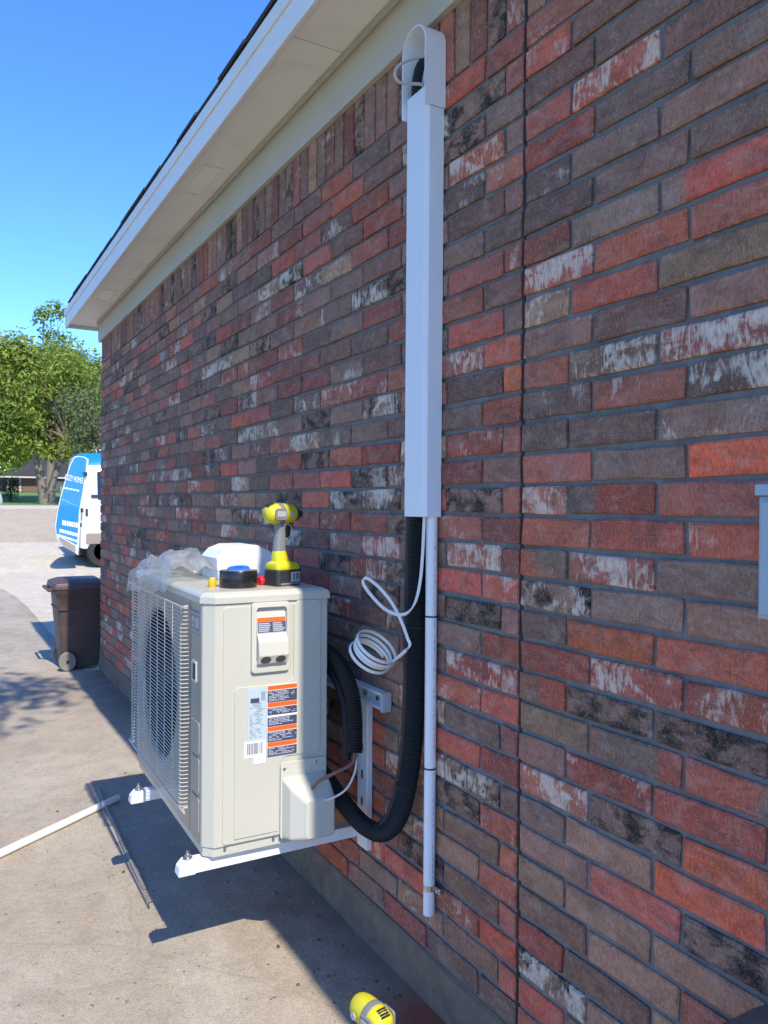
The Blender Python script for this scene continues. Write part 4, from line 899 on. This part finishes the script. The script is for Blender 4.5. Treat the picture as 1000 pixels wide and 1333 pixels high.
b0=(4.9,52,gz(52)); cl=blob(rt,(.1,0,8.0),(1.5,1.5,3.2),26,.6,1.0)+blob(rt,(.2,0,6.0),(4.2,2,2.8),84,.7,1.2)+[((.35,0,11.4),.7),((-.4,0,11.0),.55),((.75,0,10.9),.5)]
tree('tall_tree','tall bright green tree rising above the others beside the eave',b0,[([(0,0,0),(.05,0,3),(.1,0,8)],.3,.08)],cl,.15,LB2,BARK,4,GT,190)
b0=(5.3,36,gz(36)); cl=blob(rt,(-.2,0,3.7),(1.5,1.6,1.7),34,.45,.8)
tree('grey_green_tree','grey-green bushy tree behind the blue van beside the wall',b0,[([(0,0,0),(.1,0,1.2),(.05,0,3.4)],.18,.07)],cl,.085,LG,BARK,5,GT,420)
b0=(-.2,44,gz(44)); cl=blob(rt,(.4,0,6.0),(2.2,2.2,3.2),70,.6,1.05)
tree('edge_tree','leafy green tree at the left edge of the picture',b0,[([(0,0,0),(.1,0,1.8),(0,0,5)],.25,.1)],cl,.13,LA,DBARK,6,GT,210)
b0=(12.5,60,gz(60)); cl=blob(rt,(0,0,6.5),(4.5,3,3.2),40,.9,1.5); tree('background_tree','dense green tree behind the far brick house',b0,[([(0,0,0),(0,0,2),(0,0,6)],.3,.12)],cl,.2,LB2,DBARK,7,GT,90)
b0=(1.5,66,gz(66)); cl=blob(rt,(1.5,0,5.2),(5,3,2.6),40,.9,1.5); tree('background_tree','dark leafy tree beyond the left end of the far house',b0,[([(0,0,0),(0,0,2),(0,0,6)],.3,.12)],cl,.2,LA,DBARK,8,GT,90)
# round clipped shrub and boulder
b0=(1.95,42,gz(42)); cl=[((0,0,.75),.55),((.18,.1,.95),.45),((-.2,0,.9),.5),((0,.1,.35),.5)]
tree('round_shrub','dark clipped round shrub at the left edge of the far lawn',b0,[([(0,0,0),(0,0,.3),(0,0,.8)],.05,.02)],cl,.06,LD,DBARK,9,None,700,'shrub')
bm=bmesh.new(); bmesh.ops.create_icosphere(bm,subdivisions=3,radius=.36)
for v in bm.verts: v.co*=1+.14*mathutils.noise.noise(v.co*3); v.co.z*=1.05
me=bpy.data.meshes.new('garden_boulder'); bm.to_mesh(me); bm.free(); me.materials.append(mat('pale_stone',(.50,.48,.45),.8)); o=bpy.data.objects.new('garden_boulder',me); col.objects.link(o); o.location=(1.28,38.5,gz(38.5)+.98-.0)
for p in me.polygons: p.use_smooth=True
o.location=(1.02,38.5,gz(38.5)+.25); o.scale=(1,1,1.4); tag(o,'white rounded stone on the far lawn at the left edge','stone')
# shade tree whose branches throw the dappled shadow (stands left of the camera)
b0=(-4.9,1.0,0); rt=random.Random(77)
cl=blob(rt,(2.75,-1.25,7.2),(1.6,1.3,.9),50,.24,.62)+blob(rt,(-.6,.4,6.2),(2.2,2.0,1.6),30,.5,.9)
tree('yard_tree','spreading yard tree left of the camera that dapples the concrete',b0,[([(0,0,0),(.1,0,1.5),(.3,.2,3.2),(.5,.4,4.6)],.17,.07)],cl,.08,LA,BARK,10,None,330)

for k,(x,y,sd_) in enumerate(((-7.5,13,61),(-9.5,20,62),(-8.0,28,63))):  # unseen trees, added to give the unit's front panel dark reflections
    rt=random.Random(sd_); cl=blob(rt,(0,0,4.4),(2.6,2.6,3.0),30,.8,1.3)
    tree('reflection_tree',('unseen dark tree added left of the bin for reflections','unseen dark tree added left of the driveway for reflections','unseen dark tree added left of the street for reflections')[k],(x,y,gz(y)),[([(0,0,0),(.1,0,1.5),(0,0,4.5)],.2,.08)],cl,.16,LD,DBARK,sd_,'added unseen trees',90)
rt=random.Random(91); vs=[]; fs=[]
for k in range(26000):
    x=rt.uniform(-50,110); h_=7+3*mathutils.noise.noise((x*.07,0,0))+1.5*mathutils.noise.noise((x*.3,5,0)); z=h_*rt.random()**.8; y=108+rt.uniform(-3,3)+z*.3; s_=rt.uniform(.3,.6); p=Vector((x,y,gz(y)+z))
    n=Vector((rt.uniform(-1,1),-1,rt.uniform(-.3,1))).normalized(); a=n.orthogonal().normalized()*s_; c=n.cross(a)*.7; o=len(vs); vs+=[p-a,p+c,p+a,p-c]; fs.append((o,o+1,o+2,o+3))
me=bpy.data.meshes.new('far_treeline'); me.from_pydata(vs,[],fs); me.materials.append(LA); o=bpy.data.objects.new('far_treeline',me); col.objects.link(o); tag(o,'distant line of green trees behind the far house','tree line',kind='stuff')
# ================================================================== FAR HOUSE
f0=(12,78,gz(78)); fh=empty('far_house',f0,'low brown brick house with dark roof across the street','house')
FB=mat('far_brown_brick',(.19,.115,.085),.9,var=.25,vscale=1.5); FR_=mat('far_dark_roof',(.04,.036,.034),.95,var=.3,vscale=2); FT=mat('far_cream_trim',(.55,.52,.45),.6)
zb=gz(78)-.1
fw0,fw1=4.2,24.0
MB().box(fw0,fw1,75,84,zb,3.55).build('wall',FB,fh,off=f0)
b=MB(); b.add([(fw0-.5,74.4,3.62),(fw1+.5,74.4,3.62),(fw1+.5,84.6,3.62),(fw0-.5,84.6,3.62),(fw0+2.5,79.5,5.4),(fw1-2.5,79.5,5.4)],[(0,1,5,4),(1,2,5),(2,3,4,5),(3,0,4),(0,3,2,1)]); b.build('roof',FR_,fh,off=f0)
MB().box(fw0-.52,fw1+.52,74.35,84.65,3.48,3.615).build('eave_trim',FT,fh,off=f0)
MB().box(fw0+.02,fw0+.16,74.93,74.995,zb,3.47).build('downpipe',FT,fh,off=f0)
MB().box(fw0+.95,fw0+1.12,74.95,74.996,zb,3.47).build('corner_post',FT,fh,off=f0)
for x in (7.9,10.4,13.5,17):
    fr=MB().box(x-.08,x+1.38,74.94,74.99,2.05,3.25).build('window_frame',FT,fh,off=f0)
    MB().box(x,x+.62,74.92,74.938,2.13,3.17).box(x+.68,x+1.3,74.92,74.938,2.13,3.17).build('window_pane',VG,fr,off=f0)
for k,(x,y) in enumerate(((7.2,72.5),(8.6,72.8),(9.7,72.2),(10.9,72.6))):
    tree('foundation_shrub',('low grey-green shrub at the left corner of the far brick house','dark low shrub second from the left corner of the far house','grey-green low shrub third along the far house wall','dark low shrub farthest right along the far house')[k],(x,y,gz(y)),[([(0,0,0),(0,0,.2),(0,0,.5)],.05,.02)],[((0,0,.5),.6),((.35,0,.4),.45),((-.3,.1,.55),.5)],.1,LD if k%2 else LG,DBARK,40+k,'shrubs before the far house',300,'shrub')
print('bricks',len(bricks),'single',len(chosen))
